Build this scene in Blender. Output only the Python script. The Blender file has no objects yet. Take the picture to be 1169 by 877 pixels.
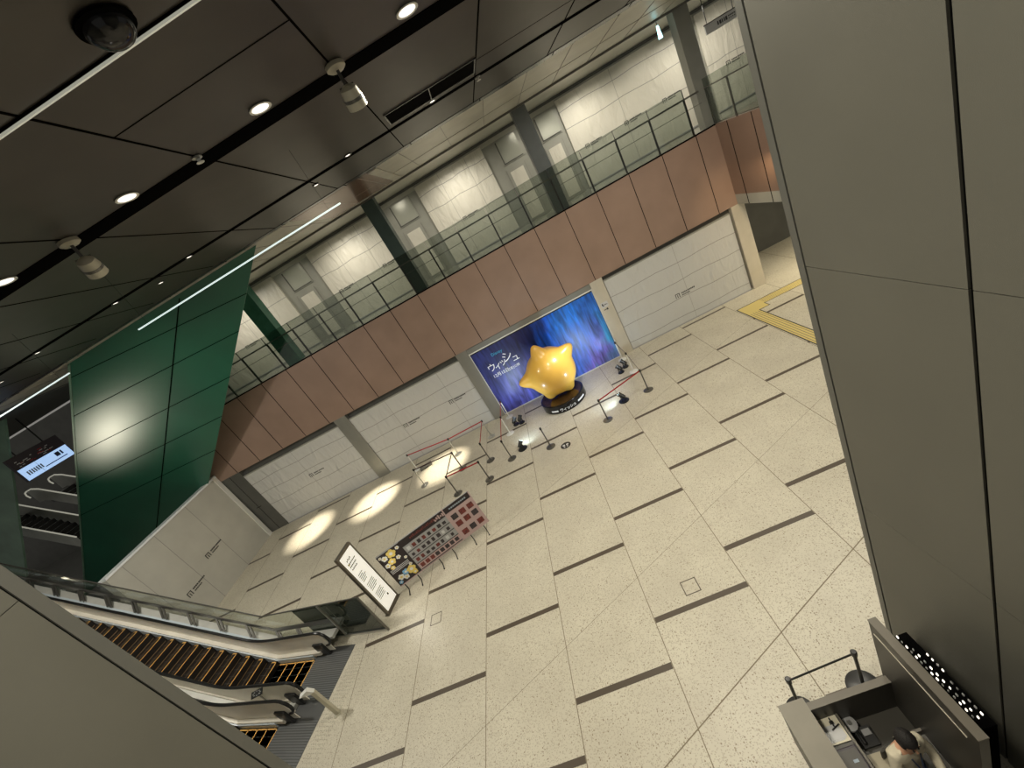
import bpy, bmesh, math, random
from mathutils import Vector, Matrix
random.seed(7)
SC = bpy.context.scene
COL = SC.collection
PI = math.pi
R_ = math.radians

# ------------------------------------------------------------ camera
cam_d = bpy.data.cameras.new('camera'); cam = bpy.data.objects.new('camera', cam_d); COL.objects.link(cam)
RX = Vector((0.87975216, -0.05295303, -0.47247446))      # right
DN = Vector((-0.45338206, -0.39258097, -0.80020303))     # down
FW = Vector((-0.14311131, 0.91819179, -0.36938191))      # forward
M = Matrix(((RX.x, -DN.x, -FW.x, 4.859), (RX.y, -DN.y, -FW.y, -9.307), (RX.z, -DN.z, -FW.z, 8.496), (0, 0, 0, 1)))
cam.matrix_world = M
cam_d.sensor_fit = 'HORIZONTAL'; cam_d.sensor_width = 36.0
cam_d.lens = 477.608 / 1169 * 36.0
cam_d.clip_start = 0.05; cam_d.clip_end = 300
SC.camera = cam

# ------------------------------------------------------------ world, exposure
SC.view_settings.view_transform = 'Standard'
SC.view_settings.look = 'None'
SC.view_settings.gamma = 1.0
SC.view_settings.exposure = 0.14
SC.view_settings.use_curve_mapping = False
w = bpy.data.worlds.new('world'); SC.world = w; w.use_nodes = True
w.node_tree.nodes['Background'].inputs[0].default_value = (1.0, 0.97, 0.88, 1)
w.node_tree.nodes['Background'].inputs[1].default_value = 0.19

def lamp(name, typ, loc, target, energy, color=(1, .86, .66), size=.2, spot=90, blend=.6, spread=None):
    d = bpy.data.lights.new(name, typ); d.energy = energy; d.color = color
    if typ == 'AREA':
        d.shape = 'DISK'; d.size = size
        if spread: d.spread = R_(spread)
    else: d.shadow_soft_size = size
    if typ == 'SPOT': d.spot_size = R_(spot); d.spot_blend = blend
    o = bpy.data.objects.new(name, d); COL.objects.link(o); o.location = loc
    v = Vector(target) - Vector(loc)
    o.rotation_euler = v.to_track_quat('-Z', 'Y').to_euler()
    return o

WARM = (1, .93, .77)
# broad lamps added below the hall ceiling for general light
for i, (x, y) in enumerate([(3, -7.5), (9.5, -6.5), (5, -1.2), (10.5, 1.5), (-4.5, 0.2)]):
    lamp('hall_light', 'AREA', (x, y, 10.7), (x, y, 0), [400, 330, 420, 420, 60][i], WARM, 1.2)
# pools of light along the back wall
for x, y, e in [(-9.7, 6.9, 13000), (-5.9, 6.7, 15500), (-2.2, 6.75, 14000)]:
    lamp('accent_spot', 'SPOT', (x + 5.2, y + 0.6, 10.6), (x, y, 0), e, (1, .9, .72), .06, 13.5, .9)
# gallery lights
for x in (-9.5, -5.2, -2.2, .9, 3.9, 7.6, 10.7, 13.2, 16.6):
    lamp('gallery_light', 'SPOT', (x, 9.5, 10.75), (x, 12, 8.3), 105, (1, .92, .76), .25, 95, 1.0)
for x in (-8, -2, 4, 10, 15):
    lamp('gallery_area', 'AREA', (x, 10.4, 10.6), (x, 10.2, 7), 60, (1, .94, .80), 1.2)
# fill lamps added to brighten the escalators and the lower hall at left
lamp('escalator_light', 'AREA', (-8.5, -1.5, 10.4), (-9, -.6, 2), 450, (1, .95, .84), 1.0)
lamp('lower_hall_lamp', 'AREA', (-20.6, 1.6, 2.7), (-12.2, 6, 8.4), 6, (1, .92, .72), 1.2, spread=28)  # added so that its mirrored glow shows on the green panel
lamp('lower_hall_lamp', 'AREA', (-20.2, -1.8, 3.2), (-9.9, 5.1, 10.2), 2.5, (1, .92, .72), 1.2, spread=28)  # second added source, for the dimmer glow higher on the panel
lamp('under_panel_light', 'AREA', (-15.5, 2.0, 4.9), (-15.5, 2.2, 0), 45, (1, .96, .86), .8)  # added to lighten the floor below the green panel
lamp('entrance_light', 'AREA', (16.5, 7.5, 3.4), (16.5, 7.5, 0), 150, (1, .87, .62), 1.6)
lamp('niche_light', 'SPOT', (13.6, 5.6, 5.5), (13.7, 8.7, 3.2), 120, (1, .72, .4), .2, 80, 1.0)

# ------------------------------------------------------------ materials
def mat(name, color, rough=.5, metal=0.0, noise=0.0, nscale=6.0, bump=0.0, bscale=30.0, emit=None, estr=0.0, alpha=None, coat=0.0, spec=None, trans=0.0):
    m = bpy.data.materials.new(name); m.use_nodes = True
    nt = m.node_tree; b = nt.nodes['Principled BSDF']
    b.inputs['Base Color'].default_value = (*color, 1)
    b.inputs['Roughness'].default_value = rough; b.inputs['Metallic'].default_value = metal
    if coat: b.inputs['Coat Weight'].default_value = coat; b.inputs['Coat Roughness'].default_value = .08
    if spec is not None: b.inputs['Specular IOR Level'].default_value = spec
    if trans: b.inputs['Transmission Weight'].default_value = trans
    tc = nt.nodes.new('ShaderNodeTexCoord')
    if noise:
        n = nt.nodes.new('ShaderNodeTexNoise'); n.inputs['Scale'].default_value = nscale; n.inputs['Detail'].default_value = 4
        nt.links.new(tc.outputs['Object'], n.inputs['Vector'])
        r = nt.nodes.new('ShaderNodeValToRGB')
        r.color_ramp.elements[0].position = .3; r.color_ramp.elements[1].position = .7
        r.color_ramp.elements[0].color = (*[c * (1 - noise) for c in color], 1)
        r.color_ramp.elements[1].color = (*[min(1, c * (1 + noise)) for c in color], 1)
        nt.links.new(n.outputs['Fac'], r.inputs['Fac']); nt.links.new(r.outputs['Color'], b.inputs['Base Color'])
    if bump:
        n2 = nt.nodes.new('ShaderNodeTexNoise'); n2.inputs['Scale'].default_value = bscale; n2.inputs['Detail'].default_value = 3
        nt.links.new(tc.outputs['Object'], n2.inputs['Vector'])
        bp = nt.nodes.new('ShaderNodeBump'); bp.inputs['Strength'].default_value = bump; bp.inputs['Distance'].default_value = .02
        nt.links.new(n2.outputs['Fac'], bp.inputs['Height']); nt.links.new(bp.outputs['Normal'], b.inputs['Normal'])
    if emit:
        b.inputs['Emission Color'].default_value = (*emit, 1); b.inputs['Emission Strength'].default_value = estr
    if alpha is not None: b.inputs['Alpha'].default_value = alpha
    return m

def terrazzo():
    m = mat('terrazzo', (.62, .56, .44), .42, 0, 0)
    nt = m.node_tree; b = nt.nodes['Principled BSDF']; b.inputs['Specular IOR Level'].default_value = .5
    tc = nt.nodes.new('ShaderNodeTexCoord')
    big = nt.nodes.new('ShaderNodeTexNoise'); big.inputs['Scale'].default_value = .9; big.inputs['Detail'].default_value = 3
    nt.links.new(tc.outputs['Object'], big.inputs['Vector'])
    r0 = nt.nodes.new('ShaderNodeValToRGB')
    r0.color_ramp.elements[0].position = .3; r0.color_ramp.elements[0].color = (.56, .52, .42, 1)
    r0.color_ramp.elements[1].position = .7; r0.color_ramp.elements[1].color = (.64, .60, .485, 1)
    nt.links.new(big.outputs['Fac'], r0.inputs['Fac'])
    prev = r0.outputs['Color']
    for sc, th, col, gate in ((24, .30, (.29, .235, .16, 1), .78), (42, .36, (.41, .36, .27, 1), .55), (33, .36, (.48, .43, .335, 1), .5)):
        v = nt.nodes.new('ShaderNodeTexVoronoi'); v.inputs['Scale'].default_value = sc
        nt.links.new(tc.outputs['Object'], v.inputs['Vector'])
        lt = nt.nodes.new('ShaderNodeMath'); lt.operation = 'LESS_THAN'; lt.inputs[1].default_value = th
        nt.links.new(v.outputs['Distance'], lt.inputs[0])
        sp = nt.nodes.new('ShaderNodeSeparateColor'); nt.links.new(v.outputs['Color'], sp.inputs[0])
        g = nt.nodes.new('ShaderNodeMath'); g.operation = 'GREATER_THAN'; g.inputs[1].default_value = gate
        nt.links.new(sp.outputs[0], g.inputs[0])
        mu = nt.nodes.new('ShaderNodeMath'); mu.operation = 'MULTIPLY'
        nt.links.new(lt.outputs[0], mu.inputs[0]); nt.links.new(g.outputs[0], mu.inputs[1])
        mx = nt.nodes.new('ShaderNodeMix'); mx.data_type = 'RGBA'
        nt.links.new(mu.outputs[0], mx.inputs[0]); nt.links.new(prev, mx.inputs[6]); mx.inputs[7].default_value = col
        prev = mx.outputs[2]
    nt.links.new(prev, b.inputs['Base Color'])
    return m

def plastic_sheet(name, color):
    """wrinkled translucent-white protective sheet: creases as a bump"""
    m = mat(name, color, .38, 0)
    nt = m.node_tree; b = nt.nodes['Principled BSDF']
    tc = nt.nodes.new('ShaderNodeTexCoord')
    mp = nt.nodes.new('ShaderNodeMapping'); mp.inputs['Rotation'].default_value = (.3, .5, .2); mp.inputs['Scale'].default_value = (1.6, 1, .55)
    nt.links.new(tc.outputs['Object'], mp.inputs['Vector'])
    n = nt.nodes.new('ShaderNodeTexNoise'); n.inputs['Scale'].default_value = 1.5; n.inputs['Detail'].default_value = 5; n.inputs['Distortion'].default_value = 1.2
    nt.links.new(mp.outputs['Vector'], n.inputs['Vector'])
    v = nt.nodes.new('ShaderNodeTexVoronoi'); v.feature = 'DISTANCE_TO_EDGE'; v.inputs['Scale'].default_value = .8
    nt.links.new(mp.outputs['Vector'], v.inputs['Vector'])
    a = nt.nodes.new('ShaderNodeMath'); a.operation = 'MULTIPLY_ADD'; a.inputs[1].default_value = .5
    nt.links.new(v.outputs['Distance'], a.inputs[0]); nt.links.new(n.outputs['Fac'], a.inputs[2])
    bp = nt.nodes.new('ShaderNodeBump'); bp.inputs['Strength'].default_value = .75; bp.inputs['Distance'].default_value = .12
    nt.links.new(a.outputs[0], bp.inputs['Height']); nt.links.new(bp.outputs['Normal'], b.inputs['Normal'])
    return m

def poster_mat():
    m = mat('poster_print', (.1, .2, .7), .35)
    nt = m.node_tree; b = nt.nodes['Principled BSDF']
    tc = nt.nodes.new('ShaderNodeTexCoord')
    sx = nt.nodes.new('ShaderNodeSeparateXYZ'); nt.links.new(tc.outputs['Object'], sx.inputs[0])
    n = nt.nodes.new('ShaderNodeTexNoise'); n.inputs['Scale'].default_value = .75; n.inputs['Detail'].default_value = 6; n.inputs['Distortion'].default_value = .8
    mp = nt.nodes.new('ShaderNodeMapping'); mp.inputs['Scale'].default_value = (1.5, 1, .7)
    nt.links.new(tc.outputs['Object'], mp.inputs['Vector']); nt.links.new(mp.outputs['Vector'], n.inputs['Vector'])
    # left to right: violet, navy, bright blue, blue violet
    a = nt.nodes.new('ShaderNodeMath'); a.operation = 'MULTIPLY_ADD'; a.inputs[1].default_value = 1 / 6.1
    nt.links.new(sx.outputs['X'], a.inputs[0])
    n1 = nt.nodes.new('ShaderNodeMath'); n1.operation = 'MULTIPLY_ADD'; n1.inputs[1].default_value = .5; n1.inputs[2].default_value = -.25
    nt.links.new(n.outputs['Fac'], n1.inputs[0]); nt.links.new(n1.outputs[0], a.inputs[2])
    top = nt.nodes.new('ShaderNodeValToRGB'); cr = top.color_ramp
    cr.elements[0].position = 0; cr.elements[0].color = (.025, .035, .17, 1)
    cr.elements[1].position = 1; cr.elements[1].color = (.03, .16, .55, 1)
    for p, c in ((.30, (.018, .02, .10)), (.48, (.008, .02, .12)), (.62, (.005, .08, .55)), (.78, (.01, .17, .70)), (.9, (.015, .10, .45))):
        e = cr.elements.new(p); e.color = (*c, 1)
    nt.links.new(a.outputs[0], top.inputs['Fac'])
    bot = nt.nodes.new('ShaderNodeValToRGB'); cr = bot.color_ramp
    cr.elements[0].position = 0; cr.elements[0].color = (.06, .07, .38, 1)
    cr.elements[1].position = 1; cr.elements[1].color = (.03, .30, .50, 1)
    for p, c in ((.3, (.12, .12, .55)), (.5, (.02, .10, .48)), (.68, (.06, .14, .58)), (.85, (.17, .12, .52))):
        e = cr.elements.new(p); e.color = (*c, 1)
    nt.links.new(a.outputs[0], bot.inputs['Fac'])
    z = nt.nodes.new('ShaderNodeMapRange'); z.inputs[1].default_value = .4; z.inputs[2].default_value = 2.6
    nt.links.new(sx.outputs['Z'], z.inputs[0])
    mx = nt.nodes.new('ShaderNodeMix'); mx.data_type = 'RGBA'
    nt.links.new(z.outputs[0], mx.inputs[0]); nt.links.new(bot.outputs['Color'], mx.inputs[6]); nt.links.new(top.outputs['Color'], mx.inputs[7])
    # hanging-cloth streaks and paint mottling of the print
    mp2 = nt.nodes.new('ShaderNodeMapping'); mp2.inputs['Scale'].default_value = (5.5, 1, .9)
    nt.links.new(tc.outputs['Object'], mp2.inputs['Vector'])
    n3 = nt.nodes.new('ShaderNodeTexNoise'); n3.inputs['Scale'].default_value = 1.0; n3.inputs['Detail'].default_value = 7; n3.inputs['Distortion'].default_value = .5
    nt.links.new(mp2.outputs['Vector'], n3.inputs['Vector'])
    rm = nt.nodes.new('ShaderNodeMapRange'); rm.inputs[1].default_value = .3; rm.inputs[2].default_value = .7; rm.inputs[3].default_value = .35; rm.inputs[4].default_value = 1.7
    nt.links.new(n3.outputs['Fac'], rm.inputs[0])
    mm = nt.nodes.new('ShaderNodeMix'); mm.data_type = 'RGBA'; mm.blend_type = 'MULTIPLY'; mm.inputs[0].default_value = 1
    nt.links.new(mx.outputs[2], mm.inputs[6]); nt.links.new(rm.outputs[0], mm.inputs[7])
    nt.links.new(mm.outputs[2], b.inputs['Base Color'])
    bp = nt.nodes.new('ShaderNodeBump'); bp.inputs['Strength'].default_value = .25; bp.inputs['Distance'].default_value = .06
    nt.links.new(n.outputs['Fac'], bp.inputs['Height']); nt.links.new(bp.outputs['Normal'], b.inputs['Normal'])
    return m

def glass(name, color, mixf, rough=.02, ior=1.5):
    """thin pane: partly see-through, partly mirror-like tinted gloss"""
    m = bpy.data.materials.new(name); m.use_nodes = True; nt = m.node_tree; nt.nodes.clear()
    o = nt.nodes.new('ShaderNodeOutputMaterial'); t = nt.nodes.new('ShaderNodeBsdfTransparent'); g = nt.nodes.new('ShaderNodeBsdfGlossy')
    t.inputs[0].default_value = (*color, 1); g.inputs['Roughness'].default_value = rough; g.inputs[0].default_value = (.92, .94, .92, 1)
    fr = nt.nodes.new('ShaderNodeLayerWeight')
    pw = nt.nodes.new('ShaderNodeMath'); pw.operation = 'POWER'; pw.inputs[1].default_value = 4
    nt.links.new(fr.outputs['Facing'], pw.inputs[0])
    ad = nt.nodes.new('ShaderNodeMath'); ad.operation = 'MULTIPLY_ADD'; ad.inputs[1].default_value = ior - 1; ad.inputs[2].default_value = mixf; ad.use_clamp = True
    nt.links.new(pw.outputs[0], ad.inputs[0])
    mx = nt.nodes.new('ShaderNodeMixShader'); nt.links.new(ad.outputs[0], mx.inputs[0]); nt.links.new(t.outputs[0], mx.inputs[1]); nt.links.new(g.outputs[0], mx.inputs[2])
    nt.links.new(mx.outputs[0], o.inputs[0])
    return m

K = dict(
    terrazzo=terrazzo(),
    joint=mat('joint', (.22, .18, .12), .8),
    strip=mat('floor_strip', (.085, .065, .045), .45),
    dark_ceiling=mat('dark_ceiling', (.070, .062, .054), .38, .35, .10, 1.5),
    edge_ceiling=mat('edge_ceiling', (.10, .10, .105), .25, .5, .1, 1.5),
    groove=mat('groove', (.004, .004, .004), .9, spec=0.0),
    light_ceiling=mat('light_ceiling', (.50, .49, .42), .4, .1, .08, 1.2),
    brown_ceiling=mat('brown_ceiling', (.22, .13, .085), .25, .4, .06, 1.2),
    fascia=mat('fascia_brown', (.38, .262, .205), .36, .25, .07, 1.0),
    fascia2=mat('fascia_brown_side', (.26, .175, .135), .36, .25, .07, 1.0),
    pillar=mat('pillar_metal', (.125, .122, .10), .5, .2, .06, .8, .15, 220),
    pillar_edge=mat('pillar_edge', (.13, .13, .115), .45, .3),
    col_grey=mat('column_grey', (.34, .34, .31), .3, .5, .05, 2),
    col_up_grey=mat('column_upper_grey', (.24, .24, .215), .4, .2, .05, 2),
    col_up_blue=mat('column_upper_blue_grey', (.13, .145, .15), .35, .2, .08, 2),
    col_up_teal=mat('column_upper_teal', (.055, .085, .080), .3, .2, .1, 2),
    col_up_green=mat('column_upper_green', (.05, .16, .11), .25, .2, .2, 2),
    col_cream=mat('column_cream', (.62, .57, .47), .3, .2, .05, 2),
    white_sheet=plastic_sheet('white_sheet', (.60, .60, .58)),
    cream_sheet=plastic_sheet('cream_sheet', (.70, .67, .59)),
    board=mat('hoarding_board', (.50, .49, .44), .5, 0, .05, 1.5),
    seam=mat('sheet_seam', (.30, .29, .27), .6),
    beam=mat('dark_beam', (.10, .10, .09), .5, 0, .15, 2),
    dark_wall=mat('dark_wall', (.10, .10, .09), .5, 0, .12, 1.3),
    gallery_wall=mat('gallery_wall', (.36, .36, .32), .4, .1, .05, 2),
    gallery_pane=mat('gallery_pane', (.45, .46, .40), .2, .1, .05, 1.5),
    gallery_floor=mat('gallery_floor', (.30, .30, .26), .15, .1, .1, 1.5),
    print_black=mat('print_black', (.05, .05, .05), .6),
    black=mat('black_paint', (.015, .015, .015), .35),
    rubber=mat('black_rubber', (.012, .012, .012), .28),
    steel=mat('brushed_steel', (.55, .55, .52), .28, .9, .05, 8),
    dark_steel=mat('dark_steel', (.16, .155, .14), .35, .7),
    white_metal=mat('white_metal', (.80, .80, .76), .35, .1),
    ledge=mat('white_ledge', (.86, .89, .92), .35, 0),
    belt_red=mat('belt_red', (.42, .012, .02), .6),
    belt_dark=mat('belt_dark', (.06, .03, .03), .6),
    rail_glass=glass('rail_glass', (.74, .77, .74), .06, .03),
    esc_glass=glass('esc_glass', (.93, .95, .93), .02),
    clear_guard=glass('clear_guard', (.84, .86, .83), .03, .02, 1.3),
    guard_glass=glass('guard_glass', (.20, .23, .22), .08),
    pale_green=mat('pale_green', (.16, .27, .20), .3, 0, .25, .8),
    green=mat('green_glass', (.014, .12, .07), .32, .0, .2, .3, spec=.9),
    yellow=mat('yellow_balloon', (.80, .46, .075), .3, 0, .05, 1.2, coat=.3),
    disc=mat('plinth_gloss', (.01, .01, .012), .12, .2),
    disc_top=mat('plinth_top', (.09, .05, .02), .18, .5, .5, 4),
    poster=poster_mat(),
    white_print=mat('white_print', (.85, .86, .88), .5, emit=(.85, .9, 1), estr=.12),
    pink_print=mat('pink_print', (.55, .22, .55), .5),
    cyan_print=mat('cyan_print', (.05, .45, .75), .5),
    step=mat('step_black', (.012, .010, .009), .4, .2, .3, 60),
    step_yellow=mat('step_yellow', (.90, .50, .13), .5),
    step_dim=mat('step_dim_line', (.30, .19, .09), .5),
    tact=mat('tactile_yellow', (.68, .55, .20), .6),
    deck=mat('deck_metal', (.50, .50, .46), .4, .2, .08, 3),
    blue_metal=mat('blue_metal', (.55, .62, .67), .35, .2),
    inner_panel=mat('inner_panel', (.80, .76, .66), .35, .1, .06, 2),
    plate=mat('floor_plate', (.17, .175, .175), .33, .55),
    plate_line=mat('floor_plate_line', (.30, .31, .31), .28, .6),
    stud=mat('stud', (.42, .39, .31), .5),
    paper=mat('paper', (.72, .67, .52), .6),
    sign_face=mat('sign_face', (.8, .79, .74), .4, emit=(1, .95, .85), estr=.42),
    sign_frame=mat('sign_frame', (.17, .15, .12), .35, .6),
    led=mat('led', (1, 1, 1), .4, emit=(1, .93, .8), estr=9),
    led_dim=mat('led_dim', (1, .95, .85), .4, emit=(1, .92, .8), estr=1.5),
    led_blue=mat('led_blue', (.8, .95, 1), .4, emit=(.7, .93, 1), estr=14),
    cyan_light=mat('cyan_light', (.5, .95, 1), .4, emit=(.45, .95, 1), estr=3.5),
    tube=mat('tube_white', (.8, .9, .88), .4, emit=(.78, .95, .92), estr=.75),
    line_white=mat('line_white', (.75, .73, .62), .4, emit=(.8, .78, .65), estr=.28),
    lamp_body=mat('lamp_body', (.50, .47, .37), .4, .2),
    counter=mat('counter_top', (.22, .20, .155), .45, 0, .08, 3),
    booth=mat('booth_panel', (.036, .033, .027), .4, .1, .1, 1),
    booth_edge=mat('booth_edge', (.14, .125, .10), .45, .1),
    desk=mat('desk_top', (.065, .06, .05), .4),
    desk_light=mat('desk_light', (.42, .37, .26), .5),
    skin=mat('skin', (.55, .30, .19), .5),
    hair=mat('hair', (.010, .008, .007), .7, 0, .3, 60, .5, 90),
    shirt=mat('shirt', (.62, .56, .42), .75, 0, .08, 8, .3, 20),
    vest=mat('vest', (.50, .47, .36), .7, 0, .1, 10),
    navy=mat('navy', (.03, .05, .10), .6),
    bluegrey=mat('blue_grey', (.35, .42, .50), .6),
    screen_blue=mat('screen_blue', (.4, .6, .9), .4, emit=(.42, .62, .95), estr=.75),
    screen_dark=mat('screen_dark', (.03, .02, .03), .4),
    vent=mat('vent_black', (.008, .008, .008), .8, spec=0.0),
    menu_grey=mat('menu_grey', (.38, .38, .38), .5),
    menu_pink=mat('menu_pink', (.52, .38, .37), .5),
    menu_black=mat('menu_black', (.02, .012, .015), .4),
    photo_red=mat('photo_red', (.16, .03, .025), .5, 0, .5, 20),
    photo_dark=mat('photo_dark', (.04, .03, .035), .5, 0, .5, 20),
    photo_white=mat('photo_white', (.62, .62, .62), .5),
    petal_white=mat('petal_white', (.72, .72, .68), .5),
    petal_yellow=mat('petal_yellow', (.75, .58, .15), .5),
    petal_blue=mat('petal_blue', (.2, .42, .66), .5),
    grey_box=mat('grey_box', (.12, .115, .10), .5),
)

# ------------------------------------------------------------ mesh builder
class MB:
    def __init__(s): s.v = []; s.f = []; s.mi = []
    def face(s, pts, mi=0):
        n = len(s.v); s.v += [tuple(p) for p in pts]; s.f.append(tuple(range(n, n + len(pts)))); s.mi.append(mi); return s
    def hexa(s, p, mi=0):
        """p: 8 corners, bottom ring then top ring"""
        n = len(s.v); s.v += [tuple(q) for q in p]
        for f in ((3, 2, 1, 0), (4, 5, 6, 7), (0, 1, 5, 4), (1, 2, 6, 5), (2, 3, 7, 6), (3, 0, 4, 7)):
            s.f.append(tuple(n + i for i in f)); s.mi.append(mi)
        return s
    def box(s, x0, x1, y0, y1, z0, z1, mi=0):
        return s.hexa([(x0, y0, z0), (x1, y0, z0), (x1, y1, z0), (x0, y1, z0), (x0, y0, z1), (x1, y0, z1), (x1, y1, z1), (x0, y1, z1)], mi)
    def bar(s, a, b, wd, th, mi=0, up=(0, 0, 1)):
        """box-section bar from a to b, width wd sideways, th along up"""
        a = Vector(a); b = Vector(b); d = (b - a).normalized(); u = Vector(up)
        sd = d.cross(u)
        if sd.length < 1e-5: sd = d.cross(Vector((1, 0, 0)))
        sd.normalize(); u = sd.cross(d).normalized()
        sd = sd * wd / 2; u = u * th / 2
        return s.hexa([a - sd - u, a + sd - u, b + sd - u, b - sd - u, a - sd + u, a + sd + u, b + sd + u, b - sd + u], mi)
    def slab(s, pts, nrm, th, mi=0):
        """polygon given thickness th along nrm"""
        nrm = Vector(nrm).normalized() * th
        n = len(s.v); k = len(pts)
        s.v += [tuple(p) for p in pts] + [tuple(Vector(p) + nrm) for p in pts]
        s.f.append(tuple(range(n + k - 1, n - 1, -1))); s.f.append(tuple(range(n + k, n + 2 * k))); s.mi += [mi, mi]
        for i in range(k):
            j = (i + 1) % k
            s.f.append((n + i, n + j, n + k + j, n + k + i)); s.mi.append(mi)
        return s
    def tube(s, path, r, n=8, mi=0, caps=True):
        path = [Vector(p) for p in path]
        rr = r if isinstance(r, (list, tuple)) else [r] * len(path)
        base = len(s.v); prev = None
        for i, p in enumerate(path):
            if i == 0: d = path[1] - p
            elif i == len(path) - 1: d = p - path[i - 1]
            else: d = (path[i + 1] - path[i - 1])
            if d.length < 1e-9: d = Vector((0, 0, 1))
            d.normalize()
            if prev is None:
                a = Vector((0, 0, 1)) if abs(d.z) < .9 else Vector((1, 0, 0))
                u = d.cross(a).normalized()
            else:
                u = (prev - d * prev.dot(d)).normalized()
            prev = u; w_ = d.cross(u)
            for k in range(n):
                t = 2 * PI * k / n
                s.v.append(tuple(p + (u * math.cos(t) + w_ * math.sin(t)) * rr[i]))
        for i in range(len(path) - 1):
            for k in range(n):
                a = base + i * n + k; b = base + i * n + (k + 1) % n
                s.f.append((a, b, b + n, a + n)); s.mi.append(mi)
        if caps:
            s.f.append(tuple(base + k for k in range(n - 1, -1, -1))); s.mi.append(mi)
            e = base + (len(path) - 1) * n
            s.f.append(tuple(e + k for k in range(n))); s.mi.append(mi)
        return s
    def lathe(s, prof, c=(0, 0, 0), n=24, mi=0):
        """prof: (r,z) list, closed top and bottom"""
        base = len(s.v)
        for r, z in prof:
            for k in range(n):
                t = 2 * PI * k / n
                s.v.append((c[0] + r * math.cos(t), c[1] + r * math.sin(t), c[2] + z))
        for i in range(len(prof) - 1):
            for k in range(n):
                a = base + i * n + k; b = base + i * n + (k + 1) % n
                s.f.append((a, b, b + n, a + n)); s.mi.append(mi)
        s.f.append(tuple(base + k for k in range(n - 1, -1, -1))); s.mi.append(mi)
        e = base + (len(prof) - 1) * n
        s.f.append(tuple(e + k for k in range(n))); s.mi.append(mi)
        return s
    def xf(s, fn):
        s.v = [tuple(fn(*p)) for p in s.v]; return s
    def build(s, name, mats, parent=None, smooth=False, bevel=0.0, loc=(0, 0, 0)):
        me = bpy.data.meshes.new(name)
        me.from_pydata(s.v, [], s.f)
        if not isinstance(mats, (list, tuple)): mats = [mats]
        for m in mats: me.materials.append(K[m] if isinstance(m, str) else m)
        me.polygons.foreach_set('material_index', s.mi)
        if smooth: me.polygons.foreach_set('use_smooth', [True] * len(s.f))
        bm = bmesh.new(); bm.from_mesh(me); bmesh.ops.recalc_face_normals(bm, faces=bm.faces); bm.to_mesh(me); bm.free()
        if smooth:
            try: me.set_sharp_from_angle(angle=R_(40))
            except Exception: pass
        o = bpy.data.objects.new(name, me); COL.objects.link(o); o.location = loc
        if parent: o.parent = parent
        if bevel:
            b = o.modifiers.new('bevel', 'BEVEL'); b.width = bevel; b.segments = 2; b.limit_method = 'ANGLE'
        return o

def thing(name, label, cat, loc=(0, 0, 0), rz=0, group=None):
    o = bpy.data.objects.new(name, None); COL.objects.link(o); o.empty_display_size = .2
    o.location = loc; o.rotation_euler = (0, 0, rz); return tag(o, label, cat, group)
def tag(o, label, cat, group=None):
    o['label'] = label; o['category'] = cat
    if group: o['group'] = group
    return o
def struct(o): o['kind'] = 'structure'; return o
def dup(root, loc, rz=None, label=None, group=None):
    def cp(o, p):
        c = o.copy(); COL.objects.link(c)
        if p: c.parent = p
        for ch in [x for x in KIDS.get(o.name, [])]: cp(ch, c)
        return c
    c = cp(root, None); c.location = loc
    if rz is not None: c.rotation_euler = (0, 0, rz)
    if label: c['label'] = label
    if group: c['group'] = group
    return c
KIDS = {}
def note_kids(root):
    for o in [root] + list(root.children_recursive):
        KIDS[o.name] = list(o.children)

def text_mesh(body, size, name, m, parent=None, xf=None, extrude=.004, spacing=1.0, align='LEFT', shear=0):
    c = bpy.data.curves.new(name, 'FONT'); c.body = body; c.size = size; c.extrude = extrude; c.align_x = align; c.space_character = spacing; c.shear = shear
    c.resolution_u = 3
    t = bpy.data.objects.new('tmp', c); COL.objects.link(t)
    dg = bpy.context.evaluated_depsgraph_get(); dg.update()
    me = bpy.data.meshes.new_from_object(t.evaluated_get(dg))
    bpy.data.objects.remove(t); bpy.data.curves.remove(c)
    me.materials.clear(); me.materials.append(K[m])
    o = bpy.data.objects.new(name, me); COL.objects.link(o)
    if parent: o.parent = parent
    if xf: o.matrix_local = xf
    return o
def on_wall(x, y, z, ang=0.0, rot=0.0):
    """text standing in a wall whose outward normal is -Y turned by ang; rot turns it in its own plane"""
    return Matrix.Translation((x, y, z)) @ Matrix.Rotation(ang, 4, 'Z') @ Matrix.Rotation(PI / 2, 4, 'X') @ Matrix.Rotation(rot, 4, 'Z')

# atrium frame: turned 3.04 degrees against the back wall
CA, SA = math.cos(R_(3.04)), math.sin(R_(3.04))
def rot3(x, y, ox=0, oy=0): return (ox + x * CA - y * SA, oy + x * SA + y * CA)

# ============================================================ FLOOR
f = MB(); f.box(-25, 22, -15, 12.6, -.3, 0, 0)
OFF = lambda n: .82 + .907 * n
for j in range(-8, 11):
    x = 2.0 * j
    f.box(x - .008, x + .008, -14.9, 12.5, -.01, .0012, 1)
for n in range(-8, 10):
    for k in range(-9, 10):
        y = OFF(n) + 3.04 * k
        if y > 8.55 and n < 7: continue
        if -14.5 < y < 8.6:
            x0 = 2.0 * n
            if y < -.2 and x0 < -4.6 and y > -4.2: continue
            f.box(x0 + .01, x0 + 1.99, y - .065, y + .055, -.01, .0016, 2)
def diag(x0, y0, x1, y1, wd):
    f.bar((x0, y0, -.004), (x1, y1, -.004), wd, .012, 1)
dx, dy = math.cos(R_(24.3)), math.sin(R_(24.3))
for (px, py, a, b, wd) in ((5.98, -4.5, -9, 3.2, .018), (4.2, -2.27, -9, 9, .007), (5.6, 3.5, -7, 8, .007), (3.2, 6.0, -4, 10, .005)):
    diag(px + dx * a, py + dy * a, px + dx * b, py + dy * b, wd)
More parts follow.
